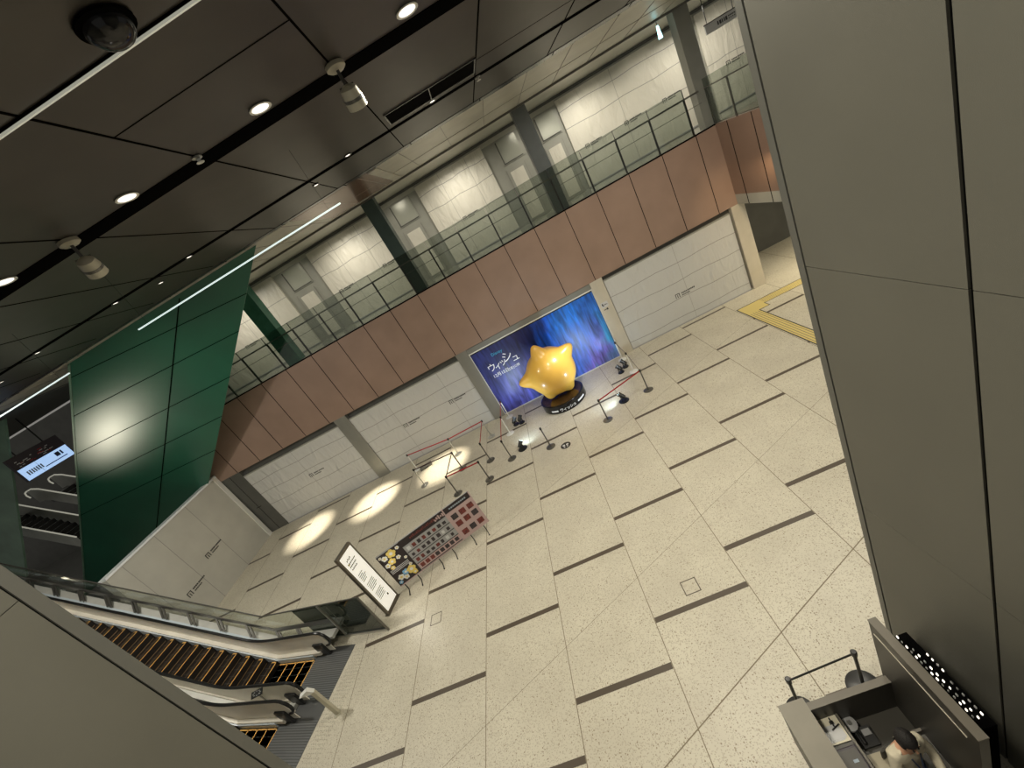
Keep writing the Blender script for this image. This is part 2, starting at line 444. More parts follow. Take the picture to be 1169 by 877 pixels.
for (x0, y0) in ((4.80, -3.22), (-1.77, -1.27)):
    for a, b, c, d in ((0, .34, 0, .02), (0, .34, .32, .34), (0, .02, 0, .34), (.32, .34, 0, .34)):
        f.box(x0 + a, x0 + b, y0 + c, y0 + d, -.01, .0018, 2)
struct(f.build('floor', ['terrazzo', 'joint', 'strip']))

# ============================================================ CEILING (main, dark)
Z = 10.9
c = MB()
def cbox(x0, x1, y0, y1, z0, z1, mi):
    pts = [rot3(x, y, 0, -2.75) for x, y in ((x0, y0), (x1, y0), (x1, y1), (x0, y1))]
    c.hexa([(*p, z0) for p in pts] + [(*p, z1) for p in pts], mi)
P1, P2 = .21, .62                       # slot between the first and second row of panels
c.box(-40, 22, -14, 4.12, Z + .012, Z + .4, 0)
cbox(-28, 22, .10, .52, Z, Z + .1, 1)          # wide slot
cbox(-28, 22, 4.30, 4.50, Z + .004, Z + .1, 1)    # narrow slot
for i in range(-9, 8):
    x = 1.66 + 2.235 * i
    cbox(x - .013, x + .013, -11, 6.9, Z + .006, Z + .1, 1)
cbox(1.66, 3.9, -1.40, -1.385, Z + .008, Z + .1, 1)
cbox(6.13, 8.4, 3.3, 3.31, Z + .008, Z + .1, 1)
cbox(-28, 22, -2.40, -2.33, Z - .004, Z + .1, 1)
main = MB(); main.v, main.f, main.mi = c.v, c.f, c.mi
struct(main.build('ceiling', ['dark_ceiling', 'groove']))
e = MB()
e.box(-40, 22, 4.12, 4.16, Z + .05, Z + .4, 1)
e.slab([(-40, 4.16, Z), (-2, 4.16, Z), (22, 4.16, Z), (22, 4.75, Z), (3.5, 4.45, Z), (-2, 4.35, Z), (-40, 4.35, Z)], (0, 0, 1), .4, 0)
for i in range(-9, 8):
    x = 1.50 + 2.235 * i
    e.box(x - .012, x + .012, 4.16, 4.40, Z - .004, Z + .02, 1)
struct(e.build('ceiling.001', ['edge_ceiling', 'groove']))
g = MB()
g.box(-14.5, 22, 4.5, 12.2, Z + .01, Z + .4, 0)
g.box(-40, -14.5, 4.3, 14, Z + .01, Z + .4, 2)
g.box(-.6, 2.2, 4.46, 8.4, Z + .002, Z + .02, 1)
g.box(2.2, 2.5, 4.46, 8.4, Z - .03, Z + .02, 0)
for i in range(-14, 12):
    x = 4.67 + 1.395 * i
    g.box(x - .008, x + .008, 4.46, 8.68, Z + 0, Z + .03, 3)
g.box(-14.5, 22, 6.9, 6.91, Z + 0, Z + .03, 3)
struct(g.build('ceiling.002', ['light_ceiling', 'brown_ceiling', 'dark_wall', 'seam']))

hd_ = MB(); hd_.box(-14.5, 22, 8.70, 8.76, 10.84, 10.91, 0)
struct(hd_.build('trim_1', ['dark_steel']))
hd_ = MB(); hd_.box(-14.5, 22, 11.88, 11.98, 10.80, 10.9, 0)  # dark bar standing for the shadow line above the gallery hoardings
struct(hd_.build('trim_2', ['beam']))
# ============================================================ BACK WALL
b = MB()
b.box(-14, 13.9, 8.9, 9.3, 0, 3.8, 0)
struct(b.build('wall_back', ['beam']))
# brown fascia in front of the gallery slab
fa = MB(); fa.box(-13.6, 13.8, 8.66, 8.9, 3.75, 6.88, 0)
xs = [13.77 - .75] + [13.02 - .75 - 1.395 * i + .0 for i in range(0, 20)]
SEAMX = [13.02 - 1.39 * i for i in range(0, 20)]
for x in SEAMX:
    if x > -13.5: fa.box(x - .012, x + .012, 8.652, 8.7, 3.76, 6.87, 1)
fa.box(-13.6, 13.8, 8.64, 8.92, 6.86, 6.90, 1)
struct(fa.build('wall_gallery_front', ['fascia', 'groove']))
# side fascia coming towards the viewer on the right
fs = MB()
def side(x, y, z): return (13.8 - x * .03 + (8.9 - y) * .053 + x, y, z)
p = [(13.8, 8.66), (14.08, 3.0), (14.38, 3.0), (14.1, 8.9)]
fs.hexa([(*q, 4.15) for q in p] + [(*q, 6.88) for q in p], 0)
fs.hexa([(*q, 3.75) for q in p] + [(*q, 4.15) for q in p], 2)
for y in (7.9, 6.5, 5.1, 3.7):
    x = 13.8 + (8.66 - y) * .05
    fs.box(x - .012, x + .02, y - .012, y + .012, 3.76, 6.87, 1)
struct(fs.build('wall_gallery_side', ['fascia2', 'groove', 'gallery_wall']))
# gallery slab and rooms below it
sl = MB(); sl.box(-14.5, 22, 8.9, 12.2, 6.5, 6.88, 0); sl.box(14.1, 22, 3, 8.9, 6.5, 6.88, 0); sl.box(-14.5, 22, 8.9, 12.2, 3.75, 6.5, 1)
struct(sl.build('floor_gallery', ['gallery_floor', 'dark_wall']))
# gallery back wall with recessed panes and doors
gw = MB(); gw.box(-14.5, 22, 12.0, 12.4, 6.88, Z + .05, 0)
gw.box(-14.5, 22, 11.96, 12.0, 10.62, Z, 1)
struct(gw.build('wall_gallery_back', ['gallery_wall', 'light_ceiling']))
wn = 0
for x0, x1 in ((6.35, 7.3), (8.3, 9.2), (.78, 1.78), (-5.45, -4.4)):
    wn += 1
    m = MB(); m.box(x0 - .05, x1 + .05, 11.95, 12.0, 9.54, 10.6, 0); m.box(x0, x1, 11.94, 11.96, 9.6, 10.54, 1); m.box(x0, x0 + .05, 11.92, 11.95, 9.6, 10.54, 2); m.box(x0, x1, 11.92, 11.95, 9.58, 9.62, 2)
    struct(m.build('window_%d' % wn, ['gallery_wall', 'gallery_pane', 'beam']))
    m = MB(); m.box(x0 - .04, x1 - .1, 11.95, 12.0, 6.89, 9.32, 0); m.box(x0 + .08, x1 - .22, 11.935, 11.96, 7.0, 9.2, 1)
    m.box(x0 - .06, x0 - .04, 11.94, 12, 6.89, 9.34, 2); m.box(x1 - .1, x1 - .08, 11.94, 12, 6.89, 9.34, 2)
    d = struct(m.build('door_%d' % wn, ['gallery_wall', 'cream_sheet', 'seam']))
    h = MB(); h.bar((x1 - .17, 11.9, 7.9), (x1 - .17, 11.9, 8.2), .02, .02, 0); h.box(x1 - .18, x1 - .16, 11.9, 11.94, 7.92, 7.94); h.box(x1 - .18, x1 - .16, 11.9, 11.94, 8.16, 8.18)
    h.build('door_handle', ['steel'], d)

# far wall on the right, seen past the corner column
fw = MB(); fw.box(14.1, 22, 12.34, 12.6, 0, 6.5, 0)
struct(fw.build('wall_right', ['dark_wall']))
fw = MB(); fw.box(-13.16, -12.0, 8.72, 8.92, 0, 3.75, 0); fw.box(-12.62, -12.6, 8.715, 8.73, 0, 3.7, 1)
fw.box(-12.75, -12.45, 8.712, 8.73, 1.6, 1.62, 1)
struct(fw.build('wall_back_left', ['dark_wall', 'groove']))

# ---------------------------------------------- hoardings
def logo(mb, x, y, z, s, mi, fn=None):
    """three-leg bracket mark and two lines of small print, as on the hoardings"""
    def bx(x0, x1, z0, z1): mb.box(x + x0 * s, x + x1 * s, y - .006, y + .004, z + z0 * s, z + z1 * s, mi)
    bx(0, .03, 0, .22); bx(0, .22, .19, .22); bx(.095, .125, .0, .15); bx(.19, .22, 0, .22)
    xx = .32
    for k in range(9): bx(xx, xx + .055, .13, .19); xx += .075 + (.02 if k == 3 else 0)
    xx = .32
    for k in range(6): bx(xx, xx + .05, .02, .07); xx += .07

def hoarding(x0, x1, y, z0, z1, lab, seams, vseams, logos, sheet='white_sheet', ls=1.0, group=None):
    t = thing('hoarding', lab, 'hoarding', (x0, y, z0), 0, group)
    m = MB(); w_ = x1 - x0; h = z1 - z0
    m.box(0, w_, 0, .12, 0, h, 0)
    for s in seams:
        # wavering horizontal lap of the sheets
        n = 8
        for i in range(n):
            a = w_ * i / n; b_ = w_ * (i + 1) / n
            za = h * s + .03 * math.sin(i * 1.7 + s * 20); zb = h * s + .03 * math.sin((i + 1) * 1.7 + s * 20)
            m.hexa([(a, -.003, za - .012), (b_, -.003, zb - .012), (b_, .01, zb - .012), (a, .01, za - .012), (a, -.003, za + .012), (b_, -.003, zb + .012), (b_, .01, zb + .012), (a, .01, za + .012)], 1)
    for v in vseams: m.box(w_ * v - .006, w_ * v + .006, -.002, .01, 0, h, 1)
    m.build('sheeting', [sheet, 'seam'], t)
    for lx, lz in logos:
        q = MB(); logo(q, lx - x0, -.004, lz - z0, ls, 0); q.build('printed_mark', ['print_black'], t)
    q = MB(); q.box(0, w_, -.01, .12, h, h + .05); q.build('top_rail', ['gallery_wall'], t)
    q = MB(); q.box(0, w_, -.02, .0, 0, .05); q.build('skirting', ['menu_grey'], t)
    return t
HS = (.17, .37, .57, .77)
hoarding(-12.0, -6.25, 8.74, 0, 3.38, 'white sheeted site hoarding with small logo, between dark grey wall and leftmost lower column', (.2, .42, .64, .84), (.5,), [(-9.2, 1.72)], ls=.9, group='ground floor hoardings')
hoarding(-5.6, .45, 8.74, 0, 3.42, 'white sheeted site hoarding with two logos, left of the blue poster', HS, (.33, .8), [(-3.55, 1.75), (-1.0, 2.1 - .35)], ls=.9, group='ground floor hoardings')
hoarding(7.75, 13.42, 8.74, 0, 3.5, 'white sheeted site hoarding with wavy seams, right of the blue poster', (.1, .34, .56, .78), (.55,), [(10.3, 1.25)], ls=.9, group='ground floor hoardings')
GS = (.42, .68, .88)
hoarding(-12.8, -5.95, 11.9, 6.9, 10.7, 'pale gallery hoarding at far left, partly behind the green panel', (.42, .7), (.3, .62), [(-9.4, 8.4)], 'cream_sheet', .8, 'gallery hoardings')
hoarding(-3.85, -.2, 11.9, 6.9, 10.72, 'pale gallery hoarding directly left of the dark teal gallery column', GS, (.35, .75), [(-3.5, 8.42), (-.95, 8.42)], 'cream_sheet', .8, 'gallery hoardings')
hoarding(2.25, 5.7, 11.9, 6.9, 10.72, 'pale gallery hoarding between the two middle gallery columns', GS, (.35, .75), [(3.55, 8.42)], 'cream_sheet', .8, 'gallery hoardings')
hoarding(9.4, 15.0, 11.9, 6.9, 10.72, 'widest pale gallery hoarding with diagonal creases and three logos', GS, (.45,), [(9.9, 8.42), (11.8, 8.42), (13.6, 8.42)], 'cream_sheet', .8, 'gallery hoardings')
hoarding(15.75, 19.0, 11.9, 6.9, 10.72, 'pale gallery hoarding at far right behind the hanging sign', (.5,), (.4,), [(16.5, 8.42)], 'cream_sheet', .8, 'gallery hoardings')

# ---------------------------------------------- columns at the gallery line
def column(x0, x1, lab, m1, m2='col_up_grey'):
    t = thing('column', lab, 'column', (x0, 8.7, 0), 0, 'columns along the back wall')
    w_ = x1 - x0
    q = MB(); q.box(0, w_, -.04, .45, 0, 3.75); q.build('lower_shaft', [m1], t, bevel=.01)
    q = MB(); q.box(0, w_, .06, .55, 6.9, 10.9); q.build('upper_shaft', [m2], t, bevel=.01)
    return t
column(-6.25, -5.6, 'brushed grey column between the two left ground floor hoardings', 'col_grey', 'col_up_green')
column(.47, 1.02, 'grey column standing directly left of the blue poster', 'col_grey', 'col_up_teal')
cp = column(7.15, 7.72, 'pale column with a taped paper notice, right of the blue poster', 'col_cream', 'col_up_blue')
column(13.5, 14.05, 'cream corner column at the right end of the hoardings', 'col_cream')
nt_ = thing('paper_notice', 'white paper notice with black handwriting taped to the column right of the poster', 'notice', (7.2, 8.655, 2.3))
q = MB(); q.box(.02, .34, -.004, .0, .18, .42); q.build('sheet', ['photo_white'], nt_)
q = MB()
for (a, b_, c_, d_) in ((.06, .12, .26, .37), (.09, .15, .24, .27), (.17, .2, .27, .33), (.22, .25, .27, .32), (.27, .3, .27, .31), (.06, .26, .06, .09), (.2, .26, .03, .12)): q.box(a, b_, -.007, -.003, c_, d_)
q.build('handwriting', ['print_black'], nt_)

# ---------------------------------------------- balustrade of the gallery
t = thing('glass_balustrade', 'glass balustrade with dark handrail along the gallery edge above the brown fascia', 'balustrade', (0, 8.72, 6.88))
xs = [13.02 - 1.39 * i for i in range(0, 19)]
xs = [x for x in xs if x > -12.8]
for i in range(len(xs) - 1):
    q = MB(); q.box(xs[i + 1] + .02, xs[i] - .02, -.006, .006, .03, 1.66); q.build('glass_pane', ['rail_glass'], t)
for x in xs:
    q = MB(); q.box(x - .03, x + .03, .02, .08, 0, 1.32); q.box(x - .008, x + .008, -.015, .03, 1.2, 1.66); q.build('post', ['black'], t)
q = MB(); q.box(-12.9, 13.6, .015, .075, 1.28, 1.34); q.build('handrail', ['dark_steel'], t)
q = MB(); q.box(-12.9, 13.6, .03, .05, .90, .92); q.build('mid_rail', ['dark_steel'], t)
q = MB(); q.box(-12.9, 13.6, -.03, .08, 0, .03); q.build('base_channel', ['black'], t)
t = thing('glass_balustrade', 'short glass balustrade at the right gallery corner, returning towards the viewer', 'balustrade', (13.75, 8.72, 6.88))
q = MB(); q.slab([(.05, 0, .03), (.05, 0, 1.62), (.33, -5.5, 1.62), (.33, -5.5, .03)], (1, 0, 0), .012); q.build('glass_pane', ['rail_glass'], t)
for k in range(5):
    q = MB(); xx = .06 + .05 * k; yy = -.1 - 1.35 * k; q.box(xx, xx + .05, yy, yy + .05, 0, 1.3); q.build('post', ['dark_steel'], t)
q = MB(); q.bar((.07, 0, 1.3), (.35, -5.5, 1.3), .05, .04); q.build('handrail', ['dark_steel'], t)

# hanging sign in the gallery
t = thing('hanging_sign', 'pale hanging sign board on two rods in the right part of the gallery', 'sign', (14.85, 9.6, 9.7))
q = MB(); q.box(0, 1.3, 0, .06, 0, .3); q.build('board', ['photo_white'], t)
q = MB(); q.box(-.01, 1.31, -.01, .07, .3, .33); q.build('frame', ['black'], t)
for x in (.1, 1.1):
    q = MB(); q.box(x, x + .02, .02, .04, .3, 1.2); q.build('rod', ['black'], t)
q = MB()
for k, (a, b_) in enumerate(((.45, .5), (.53, .6), (.62, .66), (.7, .74), (.76, .83))): q.box(a, b_, -.005, .0, .1, .22)
for k in range(4): q.box(.87 + k * .07, .92 + k * .07, -.005, 0, .17, .21); q.box(.87 + k * .07, .91 + k * .07, -.005, 0, .10, .13)
q.build('lettering', ['print_black'], t)
t = thing('emergency_light', 'small cyan-white glowing lamp under the gallery ceiling, left of the right column', 'lamp', (12.95, 9.0, 10.35))  # glowing shape in place of a lamp reflected in glass
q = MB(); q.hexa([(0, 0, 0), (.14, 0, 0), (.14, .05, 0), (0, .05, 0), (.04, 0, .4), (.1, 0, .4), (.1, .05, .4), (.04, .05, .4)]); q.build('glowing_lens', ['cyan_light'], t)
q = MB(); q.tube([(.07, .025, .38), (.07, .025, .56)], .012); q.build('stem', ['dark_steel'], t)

# ============================================================ ATRIUM PILLARS (cladding)
def big_pillar(ox, oy, sgn, lab, zs):
    """ox,oy = visible far corner; face runs back towards the viewer"""
    t = thing('clad_pillar', lab, 'pillar', (ox, oy, 0), R_(3.04))
    W = 4.0 * sgn
    def bx(m, x0, x1, y0, y1, z0, z1, mi=0): m.box(min(x0, x1), max(x0, x1), y0, y1, z0, z1, mi)
    q = MB(); bx(q, 0.02 * sgn, W, -9, -.02, 0, 10.9); q.build('core', ['groove'], t)
    ys = [-.0, -.10] if sgn > 0 else [0, -.16]
    edges = [(-.005, ys[1] + .012)]
    y = ys[1] - .012
    k = 0
    wdt = 1.42 if sgn > 0 else 3.2
    q = MB()
    bx(q, 0, W, ys[1] + .012, .0, 0, 10.9); q.build('edge_trim', ['pillar_edge'], t)
    while y > -7:
        y1 = y - wdt
        z = 0
        for z0, z1 in zip([0] + zs, zs + [10.9]):
            q = MB(); bx(q, 0, .03 * sgn, y1, y, z0 + .004, z1 - .004); q.build('cladding_panel', ['pillar'], t)
        y = y1 - .03
    return t
big_pillar(7.30, -5.17, 1, 'tall olive grey metal-clad pillar filling the right side of the view', [3.2, 6.56])
big_pillar(-1.43, -5.69, -1, 'olive grey metal-clad pillar at the lower left, in front of the escalators', [3.2, 7.49])

# ============================================================ LEFT WALL, LEDGE, GREEN PANEL
LWx = lambda y: -13.1 - (8.41 - y) * .115
t = thing('hoarding', 'grey boarded hoarding wall along the left under the green panel, with white top ledge', 'hoarding', (-13.1, 8.41, 0))
P = lambda y, dx=0: (LWx(y) + 13.1 + dx, y - 8.41)
q = MB()
q.hexa([(*P(8.62), 0), (*P(2.75), 0), (*P(2.75, -.3), 0), (*P(8.62, -.3), 0), (*P(8.62), 4.08), (*P(2.75), 4.08), (*P(2.75, -.3), 4.08), (*P(8.62, -.3), 4.08)], 0)
for y in (6.6, 4.9, 3.4):
    a = P(y); q.box(a[0] - .05, a[0] + .004, a[1] - .008, a[1] + .008, 0, 4.05, 1)
q.build('boarding', ['board', 'seam'], t)
q = MB(); q.hexa([(*P(8.62, .04), 4.08), (*P(2.75, .04), 4.08), (*P(2.75, -.36), 4.08), (*P(8.62, -.36), 4.08), (*P(8.62, .04), 4.16), (*P(2.75, .04), 4.16), (*P(2.75, -.36), 4.16), (*P(8.62, -.36), 4.16)]); q.build('top_ledge', ['ledge'], t)
q = MB(); q.box(-.32, .05, .0, .23, 0, 4.2); q.build('corner_trim', ['white_metal'], t)
q = MB(); logo(q, 0, 0, 0, 1.0, 0)
q.xf(lambda x, y, z: (P(5.6)[0] - y + .012 + (-x * .115) * -1 * 1.0, P(5.6)[1] + x * .993, z + 1.7)); q.build('printed_mark', ['print_black'], t)
q = MB(); logo(q, 0, 0, 0, 1.0, 0)
q.xf(lambda x, y, z: (P(4.0)[0] - y + .012 + x * .115, P(4.0)[1] + x * .993, z + 1.2)); q.build('printed_mark', ['print_black'], t)

# sloping dark green glass panel
A = Vector((-13.05, 8.08, 4.13)); T1 = Vector((-2.03, 4.72, 10.9)); T2 = Vector((-10.07, 4.78, 10.9)); B2 = Vector((-26.0, 9.5, 1.38))
NG = (T1 - A).cross(T2 - A).normalized()
if NG.y > 0: NG = -NG
def G(s, r):   # r 0 left edge .. 1 right edge, s 0 bottom .. 1 top
    return (B2.lerp(T2, s)).lerp(A.lerp(T1, s), r)
t = thing('green_wall_panel', 'tall sloping glossy dark green glass wall panel under the dark ceiling at left', 'wall panel', tuple(A))
q = MB()
pts = [G(0, 0), G(0, 1), G(1, 1), G(1, 0)]
q.slab([p - A for p in pts], -NG, .08)
q.build('glass_sheet', ['green'], t)
q = MB()
Am = Vector((-18.24, 8.70, 2.92)); Tm = Vector((-5.29, 4.79, 10.80))
q.bar(Am - A + NG * .012, Tm - A + NG * .012, .03, .02, 0, NG)
LB = lambda z: B2 + (T2 - B2) * ((z - B2.z) / (T2.z - B2.z))
RB = lambda z: A + (T1 - A) * ((z - A.z) / (T1.z - A.z))
for zl, zr in ((10.55, 9.95), (9.5, 9.1), (8.3, 7.9), (7.1, 6.7), (5.9, 5.5)):
    q.bar(LB(zl) - A, RB(zr) - A, .02, .02, 0, NG)
q.build('panel_joint', ['groove'], t)
q = MB(); q.bar(LB(1.4) - A, LB(10.88) - A, .06, .06, 0, NG); q.build('edge_frame', ['pale_green'], t)
q = MB()
L2 = lambda z, d: LB(z) + Vector((-1, 0, 0)) * d
pp = [Vector((-16.6, 7, 10.85)), Vector((-34, 7, 10.85)), Vector((-34, 7, 4.6)), Vector((-23.2, 7, 4.6))]
A2 = pp[0]
q.slab([p - A2 for p in pp], (0, 1, 0), .1)
tag(q.build('pale_wall_panel', ['pale_green'], None, loc=tuple(A2)), 'pale green wall panel at the far left edge beyond the dark opening', 'wall panel')

# dark space beyond the green panel
q = MB(); q.box(-60, -14.5, 26, 26.4, -2, 12, 0)
struct(q.build('wall_far_left', ['dark_wall']))
q = MB(); q.box(-60, -25, -15, 26, -.3, -.001, 0); q.box(-25, -14.5, 12.6, 26, -.3, -.001, 0)
struct(q.build('floor_lower_left', ['dark_wall']))

# ============================================================ ESCALATORS
EO = Vector((-5.905, -.681, 0)); ED = Vector((-.966, .26, 0)); EN = Vector((.26, .966, 0))
EANG = math.atan2(ED.y, ED.x)
# local escalator frame: x = run (uphill), y = sideways (negative v), z up ; local y = -v
SL = .565
def zrun(u, u0=1.6): return 0 if u < u0 else (u - u0) * SL
def rail_path(top, u0=1.6, ue=14.2, us=-.75, n=6):
    """handrail centre line incl. rounded newel end"""
    pts = []
    r = top / 2 * .62
    for k in range(7):
        a = -PI / 2 - k * PI / 6
        pts.append((us - .0 + r * math.cos(a) + .05, top - r + r * math.sin(a)))
    for u in (-.2, .6, 1.2): pts.append((u, top))
    for k in range(5):
        u = 1.4 + k * .2; pts.append((u, top + SL * max(0, (u - 1.3)) ** 2 / 1.6 * .6))
    z0 = pts[-1][1]; ul = pts[-1][0]
    pts.append((ue, z0 + (ue - ul) * SL))
    return pts
def balustrade(par, y, ue=13.8, glass_m='esc_glass', outer=0):
    path = rail_path(.95, ue=ue)
    q = MB(); q.tube([(u, y, z) for u, z in path], .042, 8); q.build('handrail', ['rubber'], par, smooth=True)
    # glass/steel infill below the rail
    q = MB()
    pr = [(u, z - .05) for u, z in path[5:]]
    for i in range(len(pr) - 1):
        (u0, z0), (u1, z1) = pr[i], pr[i + 1]
        b0 = zrun(u0) + .22 if u0 > 0 else .12; b1 = zrun(u1) + .22 if u1 > 0 else .12
        q.hexa([(u0, y - .01, b0), (u1, y - .01, b1), (u1, y + .01, b1), (u0, y + .01, b0), (u0, y - .01, z0), (u1, y - .01, z1), (u1, y + .01, z1), (u0, y + .01, z0)])
    q.build('balustrade_panel', ['inner_panel'], par)
def prof_band(q, y0, y1, zlo, zhi, u_s, u_e, mi=0, u0=1.6):
    us = [u_s, 1.6, u_e]
    for a, b_ in zip(us[:-1], us[1:]):
        q.hexa([(a, y0, zrun(a) + zlo), (b_, y0, zrun(b_) + zlo), (b_, y1, zrun(b_) + zlo), (a, y1, zrun(a) + zlo), (a, y0, zrun(a) + zhi), (b_, y0, zrun(b_) + zhi), (b_, y1, zrun(b_) + zhi), (a, y1, zrun(a) + zhi)], mi)
def escalator(lab, v_off, ue=13.8, glass_m='esc_glass', at=None, steps=True):
    o = (EO + EN * v_off) if at is None else Vector(at)
    t = thing('escalator', lab, 'escalator', tuple(o), EANG, 'escalators')
    # local +y is towards -v (the viewer side)
    sgn = 1
    q = MB()
    for k in range(int((ue) / .405)):
        u = .0 + k * .405
        z = zrun(u + .2, 1.55)
        z = round(z, 3)
        zn = zrun(u + .63, 1.55)
        q.box(u, u + .405, 0.0, 1.0, z - .5, z, 0)
        if z > .05:
            q.box(u + .20, u + .212, .06, .94, z, z + .003, 3)
            q.box(u - .004, u, .05, .95, z - .2, z - .185, 3)
        q.box(u, u + .035, 0.02, .98, z, z + .004, 1)
        q.box(u, u + (.405 if z < .05 else .22), .02, .05, z, z + .004, 1)
        q.box(u, u + .40, .95, .98, z, z + .004, 1)
        for j in range(4): q.box(u + .05, u + .42, .2 + j * .2, .207 + j * .2, z, z + .003, 2)
        if zn > z + .02: q.box(u + .405, u + .43, .02, .98, zn - .03, zn - .004, 1) if False else None
    st = q.build('steps', ['step', 'step_yellow', 'plate', 'step_dim'], t)
    for nm_, m_, za, zb_, us_, pr_ in (('skirt', 'blue_metal', -.35, .16, 0, ((-.03, 0), (1.0, 1.03))), ('inner_deck', 'inner_panel', .10, .22, -.35, ((-.20, -.03), (1.03, 1.20))), ('truss_cladding', 'deck', -.6, .12, -.35, ((-.34, -.20), (1.20, 1.34)))):
        for ya, yb in pr_:
            q = MB(); prof_band(q, ya, yb, za, zb_, us_, ue); q.build(nm_, [m_], t)
    balustrade(t, -.15, ue, glass_m); balustrade(t, 1.15, ue, glass_m)
    for y in (-.22, 1.08):
        q = MB(); q.box(-.62, -.2, y, y + .14, 0, .5); q.build('newel_base', ['black'], t, bevel=.03)
    q = MB(); q.box(-1.46, 0, -.16, 1.16, -.05, .006, 0)
    for k in range(22): q.box(-1.44, -.02, -.12 + k * .058, -.095 + k * .058, .006, .009, 1)
    q.build('floor_plate', ['plate', 'plate_line'], t)
    return t
e1 = escalator('upward escalator with yellow-edged black steps nearest the glass guard, rising to the left', 0.0)
e2 = escalator('second escalator beside the first, mostly hidden by the left pillar', -1.72)
t = thing('floor_plate_infill', 'dark metal floor plate pieces around and between the escalator landings', 'floor plate', tuple(EO), EANG)
for (a, b_) in ((-.30, -.16), (1.16, 1.56), (2.88, 3.1)):
    q = MB(); q.box(-1.46, -.35, a, b_, -.05, .0055, 0); q.build('infill_piece', ['plate'], t)
# glass guard beside escalator one
t = thing('glass_guard', 'tinted glass guard with dark posts running beside the escalator, ending near the lit sign', 'guard', tuple(EO + EN * .62), EANG)
zt = lambda u: 1.5 + max(0, u - 1.6) * SL
zb = lambda u: .04 + max(0, u - 1.6) * SL
us = [-2.6, -1.2, .2, 1.6, 3.4, 5.2, 7.0, 8.8, 10.6, 12.4]
for a, b_ in zip(us[:-1], us[1:]):
    q = MB(); q.hexa([(a + .015, 0, zb(a)), (b_ - .015, 0, zb(b_)), (b_ - .015, .015, zb(b_)), (a + .015, .015, zb(a)), (a + .015, 0, zt(a)), (b_ - .015, 0, zt(b_)), (b_ - .015, .015, zt(b_)), (a + .015, .015, zt(a))])
    q.build('glass_pane', ['guard_glass' if a < .1 else 'clear_guard'], t)
q = MB()
for a, b_ in ((-2.6, 1.6), (1.6, 12.4)): q.bar((a, .01, zt(a)), (b_, .01, zt(b_)), .03, .03)
q.build('top_rail', ['dark_steel'], t)
q = MB()
for a, b_ in ((-2.6, 1.6), (1.6, 12.4)): q.bar((a, .01, zb(a) + .0), (b_, .01, zb(b_) + .0), .08, .08)
q.build('base_rail', ['steel'], t)
for u in (-2.6, -.95):
    q = MB(); q.bar((u, .03, 0), (u, .03, zt(u)), .04, .05, 0, (0, 1, 0)); q.build('post', ['dark_steel' if u < -2 else 'steel'], t)
# deck and braces between guard and balustrade
t = thing('service_deck', 'pale metal deck with paired grey braces between the glass guard and the escalator', 'deck', tuple(EO + EN * .6), EANG)
q = MB(); prof_band(q, .03, .30, -.1, .0, -.9, 12.4); q.xf(lambda x, y, z: (x, y, z + .48)); q.build('deck_plate', ['deck'], t)
q = MB(); prof_band(q, .005, .03, .0, .16, -.9, 12.4); q.xf(lambda x, y, z: (x, y, z + .74)); q.build('channel', ['dark_steel'], t)
q = MB(); prof_band(q, .24, .32, .0, .03, -.6, 12.4); q.xf(lambda x, y, z: (x, y, z + .48)); q.build('edge_strip', ['blue_metal'], t)
for k in range(11):
    for d in (0, .12):
        u = .55 + k * .95 + d
        q = MB(); q.bar((u, .02, zrun(u) + .74), (u - .22, .26, zrun(u) + .45), .05, .05); q.build('brace', ['dark_steel'], t)
# signs at the newels
t = thing('newel_sign', 'small black diamond safety sign on the balustrade ends between the two escalators', 'sign', tuple(EO + EN * -1.36 + Vector((0, 0, 0))), EANG)
def sg(a, b_, c_=0): return (.22 + (a) * .9 + c_ * -.3, b_ * .9, .98 + a * .25 + b_ * .25 + c_ * .9)
q = MB(); q.hexa([sg(-.19, 0, -.01), sg(0, -.19, -.01), sg(.19, 0, -.01), sg(0, .19, -.01), sg(-.19, 0, .01), sg(0, -.19, .01), sg(.19, 0, .01), sg(0, .19, .01)]); q.build('board', ['black'], t)
q = MB()
for k in range(8):
    x_, y_ = .085 * math.cos(k * PI / 4), .085 * math.sin(k * PI / 4)
    q.hexa([sg(x_ - .02, y_, .01), sg(x_, y_ - .02, .01), sg(x_ + .02, y_, .01), sg(x_, y_ + .02, .01), sg(x_ - .02, y_, .014), sg(x_, y_ - .02, .014), sg(x_ + .02, y_, .014), sg(x_, y_ + .02, .014)])
q.build('ring_pattern', ['menu_grey'], t)
q = MB(); q.tube([(.22, 0, .2), (.22, 0, .97)], .02, 8); q.build('stem', ['steel'], t)
t = thing('guide_post', 'slim pale post with bent top standing at the edge of the escalator landing', 'post', (-4.31, -2.61, 0), R_(15))
q = MB(); q.box(-.05, .05, -.05, .05, 0, 1.0); q.build('shaft', ['lamp_body'], t, bevel=.01)
q = MB(); q.hexa([(-.05, -.05, 1.0), (.05, -.05, 1.0), (.05, .05, 1.0), (-.05, .05, 1.0), (-.28, -.06, 1.1), (-.05, -.06, 1.16), (-.05, .06, 1.16), (-.28, .06, 1.1)]); q.build('head', ['white_metal'], t)
q = MB(); q.box(-.10, .10, -.10, .10, 0, .012); q.build('base_plate', ['lamp_body'], t)
# tactile studs in front of the landings
q = MB()
for i in range(36):
    for j in range(7):
        v = .15 - i * .09; u = -1.62 - j * .075
        p_ = EO + ED * u + EN * v
        q.box(p_.x - .012, p_.x + .012, p_.y - .012, p_.y + .012, -.01, .006)
o = tag(q.build('tactile_studs', ['stud']), 'rows of small raised studs in the floor in front of the escalator landings', 'tactile studs'); o['kind'] = 'stuff'

